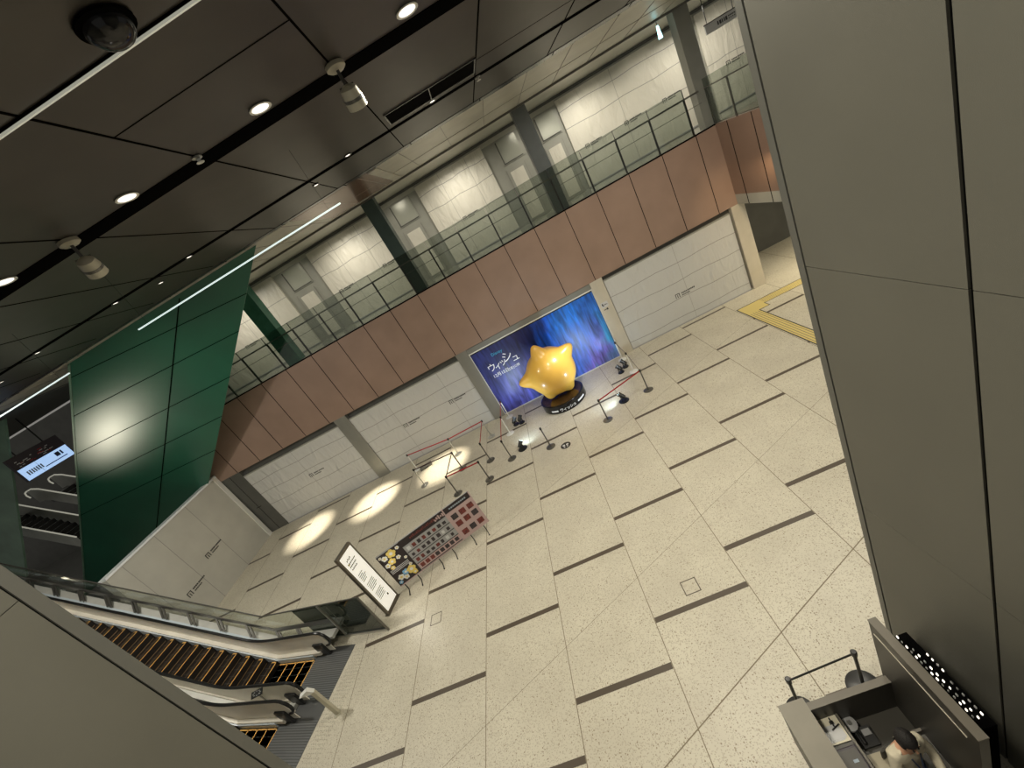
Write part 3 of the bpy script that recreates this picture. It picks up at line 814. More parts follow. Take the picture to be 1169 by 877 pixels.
# pair of escalators far beyond, top ends seen in the dark opening
FARL = (('far escalator in the dark opening at left, upper one with pale edged handrails', 8.0), ('far escalator in the dark opening at left, lower one beside the first', 5.9))
for i, (lab, v) in enumerate(FARL):
    u_end = 22.5 if v > 7 else 23.3
    o_ = EO + EN * v + ED * u_end; o_.z = 6.88
    t = thing('escalator', lab, 'escalator', tuple(o_), EANG, 'escalators')
    for y in (-.1, 1.1):
        pts = [(.5, .55), (.62, .75), (.5, .92), (.2, .97), (-.4, .97), (-1.0, .78), (-6, .78 - 5 * .56)]
        q = MB(); q.tube([(a, y, z) for a, z in pts], .04, 6); q.build('handrail', ['line_white'], t)
        q = MB()
        for (a, za), (b_, zb_) in zip(pts[3:-1], pts[4:]):
            q.hexa([(a, y - .01, za - .9), (b_, y - .01, zb_ - .9), (b_, y + .01, zb_ - .9), (a, y + .01, za - .9), (a, y - .01, za - .06), (b_, y - .01, zb_ - .06), (b_, y + .01, zb_ - .06), (a, y + .01, za - .06)])
        q.build('balustrade_panel', ['deck'], t)
    q = MB()
    for k in range(14):
        u = -.6 - k * .4; z = -.0 - max(0, k - 1) * .225
        q.box(u - .4, u, 0, 1, z - .3, z, 0); q.box(u - .03, u, .02, .98, z, z + .01, 1)
    q.build('steps', ['step', 'plate_line'], t)
q = MB(); q.box(0, 9, 0, 8, -.4, 0)
struct(q.build('floor_upper_left', ['dark_wall'], None, loc=(-38, 5, 6.88)))

# lit screen
t = thing('video_screen', 'large lit advertising screen, dark above and pale blue below, in the dark opening at left', 'screen', (-18.0, 6.75, 8.3))
q = MB(); q.box(-.12, 0, 0, 2.25, 0, 1.18); q.build('housing', ['screen_dark'], t)
q = MB(); q.box(0, .012, .02, 2.2, .02, .6); q.build('lower_image', ['screen_blue'], t)
q = MB(); q.box(0, .012, .02, 2.2, .62, 1.15, 0)
for k in range(26):
    a = .1 + random.random() * 1.7; z = .66 + random.random() * .3; q.box(.012, .016, a, a + .05 + random.random() * .16, z, z + .03, 1 if k % 3 else 2)
q.build('upper_image', ['screen_dark', 'photo_white', 'belt_red'], t)
q = MB(); q.box(.012, .018, 1.55, 1.75, .3, .5, 0); q.box(.012, .018, 1.8, 1.88, .3, .5, 0); q.box(.012, .018, .9, 1.95, .16, .2, 0)
for k in range(7): q.box(.012, .018, .2 + k * .1, .26 + k * .1, .2, .4, 1)
q.box(.012, .018, .74, .75, .04, .58, 1)
q.build('screen_lettering', ['navy', 'bluegrey'], t)
for yy in (.5, 1.7):
    q = MB(); q.bar((-.06, yy, 1.15), (-.06, yy, 2.55), .04, .04); q.build('hanger', ['black'], t)

# ============================================================ CEILING FITTINGS
def downlight():
    t = thing('downlight', 'x', 'ceiling light', (0, 0, Z + .0), 0, 'downlights in the wide ceiling slot')
    q = MB(); q.lathe([(.15, .0), (.155, -.012), (.125, -.012), (.12, 0)], n=24); q.build('trim_ring', ['white_metal'], t, smooth=True)
    q = MB(); q.lathe([(.115, -.002), (.115, -.008)], n=20); q.build('lens', ['led_dim'], t)
    return t
dl = downlight(); note_kids(dl)
DL = [(4.99 + .08, -2.66, 'downlight at the top edge of the photo, rightmost in the wide ceiling slot'), (2.83, -2.74, 'downlight between the two spotlights on the wide ceiling slot'), (.58, -2.80, 'downlight between the paired seams, left of the small sprinkler'), (-1.76, -2.82, 'downlight at the left edge of the photo in the wide ceiling slot')]
dl.location = (DL[0][0], DL[0][1], Z + .005); dl['label'] = DL[0][2]
for x, y, l in DL[1:]: dup(dl, (x, y, Z + .005), label=l)
sd = thing('downlight', 'x', 'ceiling light', (4.82, 1.66, Z + .01), 0, 'small downlights in the narrow ceiling slot')
q = MB(); q.lathe([(.09, .0), (.095, -.02), (.07, -.02), (.065, 0)], n=18); q.build('trim_ring', ['dark_steel'], sd, smooth=True)
q = MB(); q.lathe([(.06, -.004), (.06, -.012)], n=16); q.build('lens', ['led_dim'], sd)
note_kids(sd); sd['label'] = 'small downlight in the narrow slot beneath the black ceiling vent'
for x, y, l in [(2.58, 1.62, 'small downlight in the narrow slot, left of the blue ceiling reflection'), (1.35, 2.37, 'pale downlight on the ceiling edge right of the green panel'), (-2.04, 1.56, 'small downlight in the narrow slot above the top of the green panel'), (-3.54, 2.2, 'oval downlight just below the narrow slot over the green panel'), (-4.31, 1.46, 'small downlight in the narrow slot left of the green panel top'), (-8.99, 1.9, 'small downlight near the left edge below the narrow slot'), (-6.91, 1.40, 'small downlight in the narrow slot close to the left edge')]:
    dup(sd, (x, y, Z + .01), label=l)

def spotlight(x, y, rz, lab, tilt=.5):
    t = thing('spotlight', lab, 'spotlight', (x, y, Z), rz, 'spotlights on the wide ceiling slot')
    q = MB(); q.lathe([(.13, 0), (.135, -.05), (.10, -.075), (.03, -.08)], n=20); q.build('mount', ['lamp_body'], t, smooth=True)
    q = MB(); q.box(-.02, .02, -.03, .03, -.26, -.06); q.box(-.10, .10, -.015, .015, -.30, -.26); q.box(-.10, -.08, -.02, .02, -.42, -.28); q.box(.08, .10, -.02, .02, -.42, -.28); q.build('bracket', ['dark_steel'], t)
    ct, s_ = math.cos(tilt), math.sin(tilt)
    def tl(x, y, z): return (x, y * ct - (z) * s_, -.42 + y * s_ + z * ct)
    q = MB(); q.lathe([(.06, .16), (.115, .12), (.135, 0), (.135, -.11)], n=20); q.xf(tl); h = q.build('lamp_head', ['lamp_body'], t, smooth=True)
    q = MB(); q.lathe([(.137, -.02), (.137, .02)], n=20); q.xf(tl); q.build('joint_ring', ['dark_steel'], h)
    q = MB(); q.lathe([(.12, -.112), (.12, -.116)], n=20); q.xf(tl); q.build('lens', ['paper'], h)
    return t
spotlight(3.93, -2.58, .2, 'white ceiling spotlight on a bracket, right one, at a seam crossing')
spotlight(-.59, -2.76, .6, 'white ceiling spotlight on a bracket, left one, near the left edge', .7)

def sprinkler(x, y, lab):
    t = thing('sprinkler', lab, 'sprinkler', (x, y, Z), 0, 'ceiling sprinklers')
    q = MB(); q.lathe([(.07, 0), (.07, -.015), (.03, -.03), (.02, -.06)], n=14); q.build('escutcheon', ['steel'], t)
    q = MB(); q.lathe([(.01, -.055), (.055, -.07), (.055, -.075), (.01, -.08)], n=14); q.build('deflector', ['white_metal'], t)
sprinkler(1.66, -2.62, 'small sprinkler head at the seam crossing in the wide ceiling slot')
sprinkler(5.95, 2.0, 'small sprinkler head at the right end of the ceiling vent')

t = thing('ceiling_vent', 'long black slotted air vent in the dark ceiling', 'vent', (*rot3(3.87, 3.26, 0, -2.75)[:2], Z), R_(3.04))
t.location = (3.86, .60, Z)
q = MB(); q.box(0, 2.05, 0, .80, -.004, .01); q.build('grille', ['vent'], t)
q = MB()
for a in ((-.03, 2.08, -.03, 0), (-.03, 2.08, .8, .83), (-.03, 0, 0, .8), (2.05, 2.08, 0, .8), (1.0, 1.02, 0, .8)): q.box(*a, -.012, .01)
q.build('frame', ['edge_ceiling'], t)
# white trim line across the ceiling near the top left
q = MB(); q.bar((-12, -5.75, 10.885), (7.2, -4.75, 10.885), .022, .02)
tag(q.build('ceiling_track', ['line_white']), 'long thin white track running across the dark ceiling at top left', 'track')
# camera dome
t = thing('dome_camera', 'black smoked dome camera housing on the dark ceiling at the top left corner', 'camera', (2.98, -5.27, Z))
q = MB(); q.lathe([(.21, 0), (.21, -.02), (.18, -.03)], n=24); q.build('housing', ['groove'], t, smooth=True)
q = MB(); q.lathe([(.175 * math.cos(a * PI / 16), -.03 - .12 * math.sin(a * PI / 16)) for a in range(0, 8)], n=24); q.build('dome', ['disc'], t, smooth=True)
# glowing bars in place of a reflection streak in window glass
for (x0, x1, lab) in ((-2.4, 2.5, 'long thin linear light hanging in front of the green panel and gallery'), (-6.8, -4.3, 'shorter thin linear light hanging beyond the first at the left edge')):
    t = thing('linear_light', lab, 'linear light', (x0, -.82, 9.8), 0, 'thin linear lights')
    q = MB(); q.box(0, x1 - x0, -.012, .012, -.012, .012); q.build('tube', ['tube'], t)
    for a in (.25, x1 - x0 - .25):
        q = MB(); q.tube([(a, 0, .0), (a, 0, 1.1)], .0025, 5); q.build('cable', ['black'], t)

# ============================================================ POSTER BAY
t = thing('poster', 'huge blue and violet film poster with white Japanese title behind the yellow balloon', 'poster', (1.05, 8.70, 0.02))
q = MB(); q.box(0, 6.05, 0, .05, 0, 3.36); q.build('printed_sheet', ['poster'], t)
q = MB(); q.box(-.03, 6.1, -.03, .08, 3.42, 3.47); q.box(-.03, 6.1, -.02, .08, -.01, .03); q.box(-.03, .0, -.02, .08, 0, 3.5); q.box(6.07, 6.1, -.02, .08, 0, 3.5); q.build('frame', ['white_metal'], t)
q = MB(); q.box(0, 6.08, .0, .08, 3.36, 3.42); q.build('shadow_gap', ['black'], t)
q = MB(); q.box(-.03, 6.1, -.02, .08, 3.47, 3.71); q.build('header_band', ['col_up_grey'], t)
for ch, x, z, sz in (('ウ', .36, 2.25, .44), ('ィ', .68, 2.22, .40), ('ッ', .96, 2.28, .40), ('シ', 1.18, 2.36, .54), ('ュ', 1.56, 2.20, .42)):
    text_mesh(ch, sz, 'title_lettering', 'white_print', t, on_wall(x, -.012, z, 0, .0))
text_mesh('Disney', .20, 'studio_lettering', 'cyan_print', t, on_wall(.84, -.012, 2.88, 0, .0))
text_mesh('12月15日', .21, 'date_lettering', 'white_print', t, on_wall(.42, -.012, 1.90, 0, 0))
text_mesh('[金]公開', .15, 'release_lettering', 'white_print', t, on_wall(1.25, -.012, 1.91, 0, 0))
# plinth
t = thing('round_plinth', 'low glossy black round plinth with white lettering under the yellow balloon', 'plinth', (3.95, 7.22, 0))
q = MB(); q.lathe([(.98, 0), (1.0, .02), (1.0, .36), (.97, .385)], n=64); q.build('drum', ['disc'], t, smooth=True)
q = MB(); q.lathe([(.93, .386), (.93, .392)], n=48); q.build('top_disc', ['disc_top'], t)
def on_drum(x, y, z, r=1.004):
    a = -PI / 2 + x / r; return (r * math.cos(a) * (1 + .0), r * math.sin(a), z)
for (body, size, ang, z, nm) in (('ウィッシュ', .17, .12, .1, 'title_lettering'),):
    n_ = len(body)
    for i, ch in enumerate(body):
        a = -PI / 2 + .05 + (i - 2) * .15
        text_mesh(ch, size, nm, 'white_print', t, Matrix.Translation((1.006 * math.cos(a), 1.006 * math.sin(a), z)) @ Matrix.Rotation(a + PI / 2, 4, 'Z') @ Matrix.Rotation(PI / 2, 4, 'X'), align='CENTER')
q = MB()
for a0, a1 in ((-PI / 2 - .75, -PI / 2 - .42), (-PI / 2 + .55, -PI / 2 + 1.0)):
    n_ = 6
    for i in range(n_):
        a = a0 + (a1 - a0) * i / n_; b_ = a0 + (a1 - a0) * (i + 1) / n_
        pts = [(r * math.cos(x), r * math.sin(x)) for r, x in ((1.0, a), (1.008, a), (1.008, b_), (1.0, b_))]
        q.hexa([(*p_, .12) for p_ in pts] + [(*p_, .19) for p_ in pts])
q.build('caption_strip', ['white_print'], t)

# generic puffy star balloon (plain, no face)
bm = bmesh.new(); bmesh.ops.create_icosphere(bm, subdivisions=5, radius=1.0)
C0 = Vector((4.02, 7.2, 1.52))
lobes = [Vector(d).normalized() for d in ((-.18, -.25, 1.40), (1.18, -.2, .72), (-1.33, -.25, .18), (-.60, -.15, -1.12), (.50, -.1, -1.18))]
for v in bm.verts:
    d = v.co.normalized(); r = 1.06
    for i, l in enumerate(lobes):
        an = math.acos(max(-1, min(1, d.dot(l))))
        r += (.43 if i < 3 else .20) * math.exp(-(an / .225) ** 2)
    v.co = Vector((d.x * r, d.y * r * .92, d.z * r))
me = bpy.data.meshes.new('star_balloon'); bm.to_mesh(me); bm.free()
me.materials.append(K['yellow']); me.polygons.foreach_set('use_smooth', [True] * len(me.polygons))
o = bpy.data.objects.new('star_balloon', me); COL.objects.link(o); o.location = C0 + Vector((0, 0, .05))
tag(o, 'big glossy yellow puffy balloon with rounded points, standing on the black round plinth', 'balloon')

# ============================================================ STANCHIONS
def stanchion(x, y, lab, post='dark_steel', h=.95, belt=None, bm_='belt_red', sc_=1.0, group='queue barrier posts', drop=0):
    t = thing('queue_post', lab, 'queue post', (x, y, 0), 0, group)
    q = MB(); q.lathe([(.19 * sc_, 0), (.19 * sc_, .012), (.16 * sc_, .025), (.035, .04), (.03, .07)], n=24); q.build('base', [post if post != 'steel' else 'steel'], t, smooth=True)
    q = MB(); q.tube([(0, 0, .05), (0, 0, h - .08)], .025, 12); q.build('pole', [post], t, smooth=True)
    q = MB(); q.lathe([(.03, h - .1), (.04, h - .09), (.042, h - .01), (.03, h)], n=14); q.build('belt_head', ['black'], t, smooth=True)
    if belt:
        a = Vector((0, 0, h - .05)); b_ = Vector((belt[0] - x, belt[1] - y, h - .05)); d = (b_ - a).normalized()
        q = MB(); q.bar(a + d * .04, b_ - d * .045, .006, .05); q.build('belt', [bm_], t)
    return t
SP = dict(A=(-3.79, 7.63), B=(-1.51, 7.18), C=(.24, 7.27), D=(-1.19, 5.8), A2=(-3.11, 5.96), E=(.18, 5.38), F=(-1.29, 4.17), H=(.13, 4.11), I=(1.15, 4.76), J=(1.18, 6.73), Kk=(1.22, 8.26), L=(2.80, 4.30), Mm=(5.17, 4.26), N=(7.04, 4.92), O=(7.09, 6.79), Q=(7.06, 8.3))
stanchion(*SP['A'], 'silver queue post at the wall, left end of the long red belt', 'white_metal', belt=SP['B'])
stanchion(*SP['B'], 'silver queue post at the middle of the long red belt by the wall', 'steel', belt=SP['C'])
stanchion(*SP['C'], 'silver queue post at the right end of the long red belt by the wall', 'steel', belt=SP['E'])
stanchion(*SP['A2'], 'silver queue post at the left end of the dark belt over the bright light pool', 'steel', belt=SP['D'], bm_='belt_dark')
stanchion(*SP['D'], 'dark queue post at the right corner of the light pool', belt=SP['F'], bm_='belt_dark')
stanchion(*SP['F'], 'dark queue post nearest the menu board, front left of the queue', belt=SP['H'])
stanchion(*SP['H'], 'dark queue post right of the one nearest the menu board')
stanchion(*SP['E'], 'dark queue post in the second row, joined to the red belt end at the wall')
stanchion(*SP['I'], 'dark queue post in front of two silver posts left of the poster')
stanchion(*SP['J'], 'silver queue post in the middle of the three left of the poster', 'white_metal', belt=SP['I'])
stanchion(*SP['Kk'], 'silver queue post against the column at the left edge of the poster', 'white_metal', belt=SP['J'])
stanchion(*SP['L'], 'single dark queue post without belt standing in front of the balloon')
stanchion(*SP['Mm'], 'dark queue post at the left end of the red belt right of the balloon', belt=SP['N'])
stanchion(*SP['N'], 'dark queue post at the right end of the red belt right of the balloon', belt=SP['O'], bm_='belt_dark')
stanchion(*SP['O'], 'silver queue post behind the two black floor lamps right of the poster', 'white_metal', belt=SP['Q'], bm_='belt_dark')
stanchion(*SP['Q'], 'silver queue post against the column right of the poster', 'white_metal')
g2 = 'queue posts at the reception booth'
stanchion(5.57, -5.62, 'black queue post behind the left end of the reception booth', 'black', .93, (6.56, -5.58), 'black', 1.1, g2)
stanchion(6.56, -5.58, 'black queue post behind the right end of the reception booth', 'black', .93, None, 'black', 1.2, g2)

# floor lamps lighting the poster
def uplight(x, y, rz, lab, disc):
    t = thing('floor_spotlight', lab, 'floor spotlight', (x, y, 0), rz, 'floor spotlights around the balloon')
    q = MB(); q.lathe([(.20 if disc else .14, 0), (.20 if disc else .14, .025), (.05, .04)], n=24); q.build('base', ['black'], t, smooth=True)
    q = MB(); q.box(-.10, -.085, -.02, .02, .03, .26); q.box(.085, .10, -.02, .02, .03, .26); q.build('yoke', ['black'], t)
    def tl(x, y, z):
        a = -1.0; return (x, y * math.cos(a) - z * math.sin(a), .24 + y * math.sin(a) + z * math.cos(a))
    q = MB(); q.lathe([(.05, -.14), (.08, -.12), (.085, .10), (.10, .14)], n=16); q.xf(tl); q.build('lamp_head', ['black'], t, smooth=True)
    q = MB(); q.lathe([(.085, .141), (.085, .146)], n=16); q.xf(tl); q.build('lens', ['led_blue' if disc else 'photo_white'], t)
    return t
uplight(6.06, 4.98, .7, 'black floor spotlight on a round base, inside the right queue belt', True)
uplight(1.66, 5.08, -.7, 'black floor spotlight on a round base, left of the lone post', True)
uplight(6.65, 7.21, .6, 'black floor spotlight right of the plinth, front one of the pair', False)
uplight(6.95, 7.50, .6, 'black floor spotlight right of the plinth, rear one of the pair', False)
uplight(1.52, 7.22, -.6, 'black floor spotlight left of the plinth, left one of the pair', False)
uplight(1.80, 7.15, -.6, 'black floor spotlight left of the plinth, right one of the pair', False)
CW = (.66, .84, 1)
lamp('poster_uplight', 'SPOT', (5.85, 5.25, .4), (4.9, 8.7, 1.9), 185, CW, .06, 85, .8)
lamp('poster_uplight', 'SPOT', (1.9, 5.35, .4), (3.2, 8.7, 1.9), 165, CW, .06, 85, .8)
lamp('poster_uplight', 'SPOT', (6.6, 7.0, .35), (7.2, 8.7, 1.3), 22, CW, .06, 110, .8)
lamp('poster_uplight', 'SPOT', (1.6, 7.0, .35), (1.0, 8.7, 1.3), 22, CW, .06, 110, .8)
lamp('floor_glow', 'SPOT', (5.7, 4.9, .45), (5.35, 5.35, 0), 22, (.75, .92, 1), .04, 120, .9)
lamp('floor_glow', 'SPOT', (1.75, 5.3, .45), (1.95, 5.7, 0), 22, (.75, .92, 1), .04, 120, .9)
lamp('floor_glow', 'SPOT', (5.2, 5.9, 3.2), (4.0, 6.6, 0), 130, (.75, .82, 1), .1, 110, .9)

t = thing('floor_sticker', 'round black floor sticker with two white footprints in front of the balloon', 'sticker', (3.36, 3.94, 0))
q = MB(); q.lathe([(.2, .0017), (.2, .004)], n=28); q.build('disc', ['black'], t)
q = MB()
for s in (-1, 1): q.lathe([(.001, .004), (.055, .0042), (.055, .006)], (s * .07, .03, 0), 12); q.lathe([(.001, .004), (.035, .0042), (.035, .006)], (s * .06, -.08, 0), 10)
q.build('footprints', ['photo_white'], t)
t = thing('equipment_case', 'low dark grey case on the floor in the light pool behind the left posts', 'case', (-3.26, 7.46, 0), .3)
q = MB(); q.box(-.3, .3, -.14, .14, 0, .1); q.build('body', ['grey_box'], t, bevel=.01)
q = MB(); q.box(-.1, .1, -.16, -.14, .03, .06); q.build('handle', ['black'], t)

# tactile paving on the right
q = MB()
def tb(x0, x1, y0, y1, z=.003):
    q.box(x0, x1, y0, y1, -.01, z, 0)
tb(12.08, 18, 7.10, 7.55); tb(12.08, 12.52, 2.5, 7.10); tb(12.52, 12.95, 6.75, 7.10)
for a in ((12.06, 18, 7.55, 7.59), (12.95, 18, 7.07, 7.10), (12.04, 12.08, 2.5, 7.59), (12.52, 12.56, 2.5, 6.75), (12.52, 12.95, 6.72, 6.75), (12.95, 12.98, 6.72, 7.1)): q.box(*a, -.01, .004, 1)
for k in range(4): q.box(12.14 + k * .1, 12.16 + k * .1, 2.5, 6.7, -.01, .006, 2)
for k in range(4): q.box(13, 18, 7.16 + k * .1, 7.18 + k * .1, -.01, .006, 2)
tag(q.build('tactile_paving', ['tact', 'black', 'joint']), 'yellow L-shaped tactile paving with black borders on the floor at right', 'tactile paving')

# ============================================================ MENU BOARD
ML = 3.32
t = thing('menu_board', 'long standing display board of small food photos with flower-patterned left end, beside the lit sign', 'display board', (-2.90, .36, 0), math.atan2(1.11, 3.12))
q = MB(); q.box(0, ML, 0, .05, .30, 1.62); q.build('backing_panel', ['menu_grey'], t)
# flower block
q = MB(); q.box(0, .78, -.012, 0, .30, 1.60); fl = q.build('flower_print', ['menu_black'], t)
rnd = random.Random(3)
fls = [(.18, 1.42, .09, 1), (.42, 1.45, .14, 2), (.12, 1.15, .08, 1), (.30, 1.2, .11, 2), (.52, 1.2, .07, 1), (.20, 1.0, .07, 2), (.2, .55, .10, 1), (.4, .62, .10, 3), (.58, .58, .14, 2), (.33, .45, .08, 1), (.62, .42, .08, 2), (.1, .4, .06, 3), (.68, 1.05, .05, 1), (.66, .75, .05, 1), (.08, 1.52, .05, 1), (.66, 1.5, .06, 1)]
for x, z, r, mi in fls:
    q = MB()
    for k in range(5):
        a = k * 2 * PI / 5 + x * 9; cx, cz = x + r * .6 * math.cos(a), z + r * .6 * math.sin(a)
        cx = min(max(cx, .05), .73); cz = min(max(cz, .35), 1.55)
        q.slab([(cx + r * .5 * math.cos(b * PI / 4), -.016 - .0004 * k, cz + r * .5 * math.sin(b * PI / 4)) for b in range(8)], (0, 1, 0), .004, 0 if mi == 1 else mi - 1)
    q.slab([(x + r * .4 * math.cos(b * PI / 4), -.020, z + r * .4 * math.sin(b * PI / 4)) for b in range(8)], (0, 1, 0), .004, 1 if mi == 1 else 0)
    q.build('flower', ['petal_white', 'petal_yellow', 'petal_blue'], fl)
q = MB()
for r_ in range(3):
    for k in range(14): q.box(.06 + k * .045, .09 + k * .045, -.014, -.011, .80 + r_ * .055, .83 + r_ * .055)
q.build('print_lines', ['photo_white'], fl)
# middle block: header and rows
q = MB(); q.box(.78, 2.35, -.014, 0, 1.38, 1.62); hd = q.build('header', ['menu_black'], t)
q = MB()
for k in range(16): q.box(1.12 + k * .06, 1.16 + k * .06, -.018, -.014, 1.48, 1.53 + .02 * (k % 3))
q.build('header_lettering', ['photo_red'], hd)
q = MB()
for k in range(5): q.box(2.0 + k * .07, 2.05 + k * .07, -.018, -.014, 1.43 + .03 * (k % 2), 1.52 + .03 * (k % 3))
q.build('header_flower', ['menu_pink'], hd)
rnd = random.Random(5)
for r_ in range(4):
    z0 = 1.12 - r_ * .26
    q = MB(); q.box(.80, 2.33, -.012, 0, z0, z0 + .235); q.box(.80, 2.33, -.022, 0, z0 - .022, z0 - .004, 1); rw = q.build('shelf_strip', ['menu_pink' if r_ == 3 else 'menu_grey', 'print_black'], t)
    n_ = 8
    for k in range(n_):
        x = .86 + k * .182
        mi = rnd.choice(['photo_red', 'photo_dark', 'photo_white', 'photo_dark'] if r_ < 3 else ['photo_red', 'photo_dark'])
        q = MB(); q.box(x, x + (.13 if r_ == 3 else .09 + .03 * rnd.random()), -.017, -.012, z0 + .05, z0 + (.19 if r_ == 3 else .15 + .04 * rnd.random())); q.build('food_photo', [mi], rw)
# right block
q = MB(); q.box(2.38, ML, -.016, 0, 1.42, 1.62); h2 = q.build('header', ['menu_black'], t)
q = MB()
for k in range(9): q.box(2.55 + k * .07, 2.6 + k * .07, -.02, -.016, 1.49, 1.54)
q.build('header_lettering', ['bluegrey'], h2)
q = MB(); q.box(2.38, ML, -.016, 0, .30, 1.41); pk = q.build('price_panel', ['menu_pink'], t)
for r_ in range(3):
    for k in range(3):
        z0 = 1.08 - r_ * .30 - (.08 if r_ == 2 else 0); x = 2.46 + k * .29
        q = MB(); q.box(x, x + .2, -.022, -.016, z0, z0 + .2); q.build('food_photo', ['photo_red' if (k + r_) % 3 else 'photo_dark'], pk)
q = MB(); q.box(2.34, 2.38, -.02, .05, .28, 1.64); q.box(ML - .02, ML + .01, -.02, .05, .28, 1.62); q.box(-.01, ML + .01, -.02, .05, .27, .30); q.build('frame', ['menu_pink'], t)
for x in (.12, .58, 1.38, 1.88, 2.6, 3.1):
    q = MB(); q.box(x - .012, x + .012, .01, .04, 0, .30); q.bar((x, .02, .012), (x, -.26, .012), .024, .024); q.lathe([(.02, .0), (.02, .03)], (x, -.26, 0), 8); q.build('leg', ['black'], t)

# lit totem sign
t = thing('lit_sign', 'tall illuminated white information sign with text, in a dark metal frame', 'sign', (-3.36, -.27, 0), R_(72))
q = MB(); q.box(0, .66, 0, .12, 0, 2.55); q.build('housing', ['sign_frame'], t, bevel=.008)
q = MB(); q.box(.06, .60, -.006, .002, .12, 2.47); fc = q.build('lit_panel', ['sign_face'], t)
q = MB(); rnd = random.Random(11)
for k in range(4): q.box(.18 + k * .05, .21 + k * .05, -.010, -.006, 2.22 + .02 * (k % 2), 2.27 + .02 * (k % 2))
for r_ in range(3):
    for k in range(7 - r_): q.box(.14 + k * .05, .175 + k * .05, -.010, -.006, 2.12 - r_ * .10, 2.16 - r_ * .10)
for blk, (x0, x1) in enumerate(((.14, .40), (.14, .50), (.14, .5))):
    for r_ in range(5):
        x = x0
        while x < x1 - rnd.random() * .12:
            q.box(x, x + .019, -.010, -.006, 1.66 - blk * .42 - r_ * .065, 1.685 - blk * .42 - r_ * .065); x += .026
q.box(.40, .45, -.010, -.006, .40, .47)
q.build('text_lines', ['print_black'], fc)
q = MB(); q.box(.14, .19, -.010, -.006, 2.1, 2.16); q.build('text_highlight', ['petal_yellow'], fc)
q = MB(); q.box(-.03, .69, -.03, .15, 0, .02); q.build('base_plate', ['sign_frame'], t)
lamp('sign_glow', 'AREA', (-3.0, -.1, 1.3), (1, -1.5, 1.0), 10, (1, .95, .85), .6)

# ============================================================ RECEPTION BOOTH
t = thing('reception_counter', 'grey U-shaped reception booth counter at the lower right in front of the pillar', 'counter', (5.25, -5.95, 0))
# local coords: x right, y towards the back wall, z up
q = MB(); q.box(0, .33, -2.6, 0, 0, 1.02); q.build('side_wall', ['booth'], t)
q = MB(); q.box(-.01, .34, -2.61, .01, 1.02, 1.06); q.build('counter_top', ['counter'], t)
q = MB(); q.box(.33, 1.42, -.14, -.06, 0, 1.03, 0); q.box(.33, 1.42, -.145, -.055, 1.03, 1.05, 1); q.build('front_panel', ['booth', 'booth_edge'], t)
q = MB(); q.box(1.41, 1.50, -1.27, .0, 0, 2.18, 0); q.box(1.405, 1.505, -1.27, .005, 2.18, 2.2, 1); q.build('tall_partition', ['booth', 'booth_edge'], t)
q = MB()
q.box(1.402, 1.412, -1.15, -.05, 1.98, 1.99); q.build('light_reveal', ['lamp_body'], t)
q = MB(); q.box(.33, .62, -2.4, -.14, .70, .73, 0); q.box(.62, .645, -2.4, -.14, .70, .76, 1); q.build('inner_shelf', ['desk', 'booth_edge'], t)
q = MB(); q.box(.645, 1.41, -.55, -.14, .40, .43, 0); q.box(1.1, 1.41, -2.3, -.55, .60, .63, 0); q.box(1.07, 1.10, -2.3, -.5, .60, .66, 1); q.box(1.07, 1.41, -.52, -.49, .60, .66, 1); q.build('side_desk', ['desk', 'booth_edge'], t)
# things on the shelf
bx0, by0 = 5.25, -5.95
t = thing('paper_tray', 'pale tray with papers and pens on the inner shelf of the booth', 'tray', (5.60, -6.38, .73))
q = MB(); q.box(0, .26, 0, .30, 0, .015); q.build('tray', ['paper'], t)
q = MB()
for k in range(3): q.box(.02 + k * .02, .2 + k * .02, .02 + k * .01, .2 - k * .03, .016 + k * .003, .018 + k * .003)
q.build('papers', ['photo_white'], t)
q = MB(); q.bar((.12, .14, .03), (.24, .18, .03), .015, .012); q.build('pen', ['black'], t)
q = MB(); q.box(.14, .19, .2, .23, .02, .05); q.box(.16, .175, .17, .27, .02, .045); q.build('clip', ['black'], t)
t = thing('black_monitor', 'flat dark panel device lying on the booth shelf beside the papers', 'device', (5.60, -7.15, .73))
q = MB(); q.box(0, .26, 0, .72, 0, .03); q.build('body', ['screen_dark'], t, bevel=.01)
q = MB(); q.box(.02, .24, .03, .69, .03, .034); q.build('glass', ['desk'], t)
q = MB(); q.box(.13, .19, .55, .58, .034, .038); q.build('label', ['bluegrey'], t)
t = thing('telephone', 'black desk telephone on the desk in front of the seated person', 'telephone', (5.98, -6.40, .43 - .0))
q = MB(); q.hexa([(0, 0, 0), (.2, 0, 0), (.2, .2, 0), (0, .2, 0), (0, 0, .04), (.2, 0, .04), (.2, .2, .09), (0, .2, .09)]); q.build('body', ['black'], t)
q = MB(); q.tube([(.03, .02, .1), (.03, .1, .12), (.03, .19, .12)], .022, 8); q.build('handset', ['rubber'], t)
q = MB(); q.box(.08, .18, .1, .17, .075, .085); q.build('keypad', ['menu_grey'], t)
t = thing('desk_fan', 'small round chrome topped fan beside the telephone', 'fan', (5.98, -6.16, .43))
q = MB(); q.lathe([(.08, 0), (.08, .02), (.02, .03), (.02, .1)], n=16); q.build('stand', ['black'], t)
q = MB(); q.lathe([(.03, .10), (.09, .12), (.09, .15), (.03, .17)], n=20); q.build('housing', ['menu_grey'], t, smooth=True)
q = MB(); q.lathe([(.03, .17), (.03, .18)], n=14); q.build('hub', ['steel'], t)
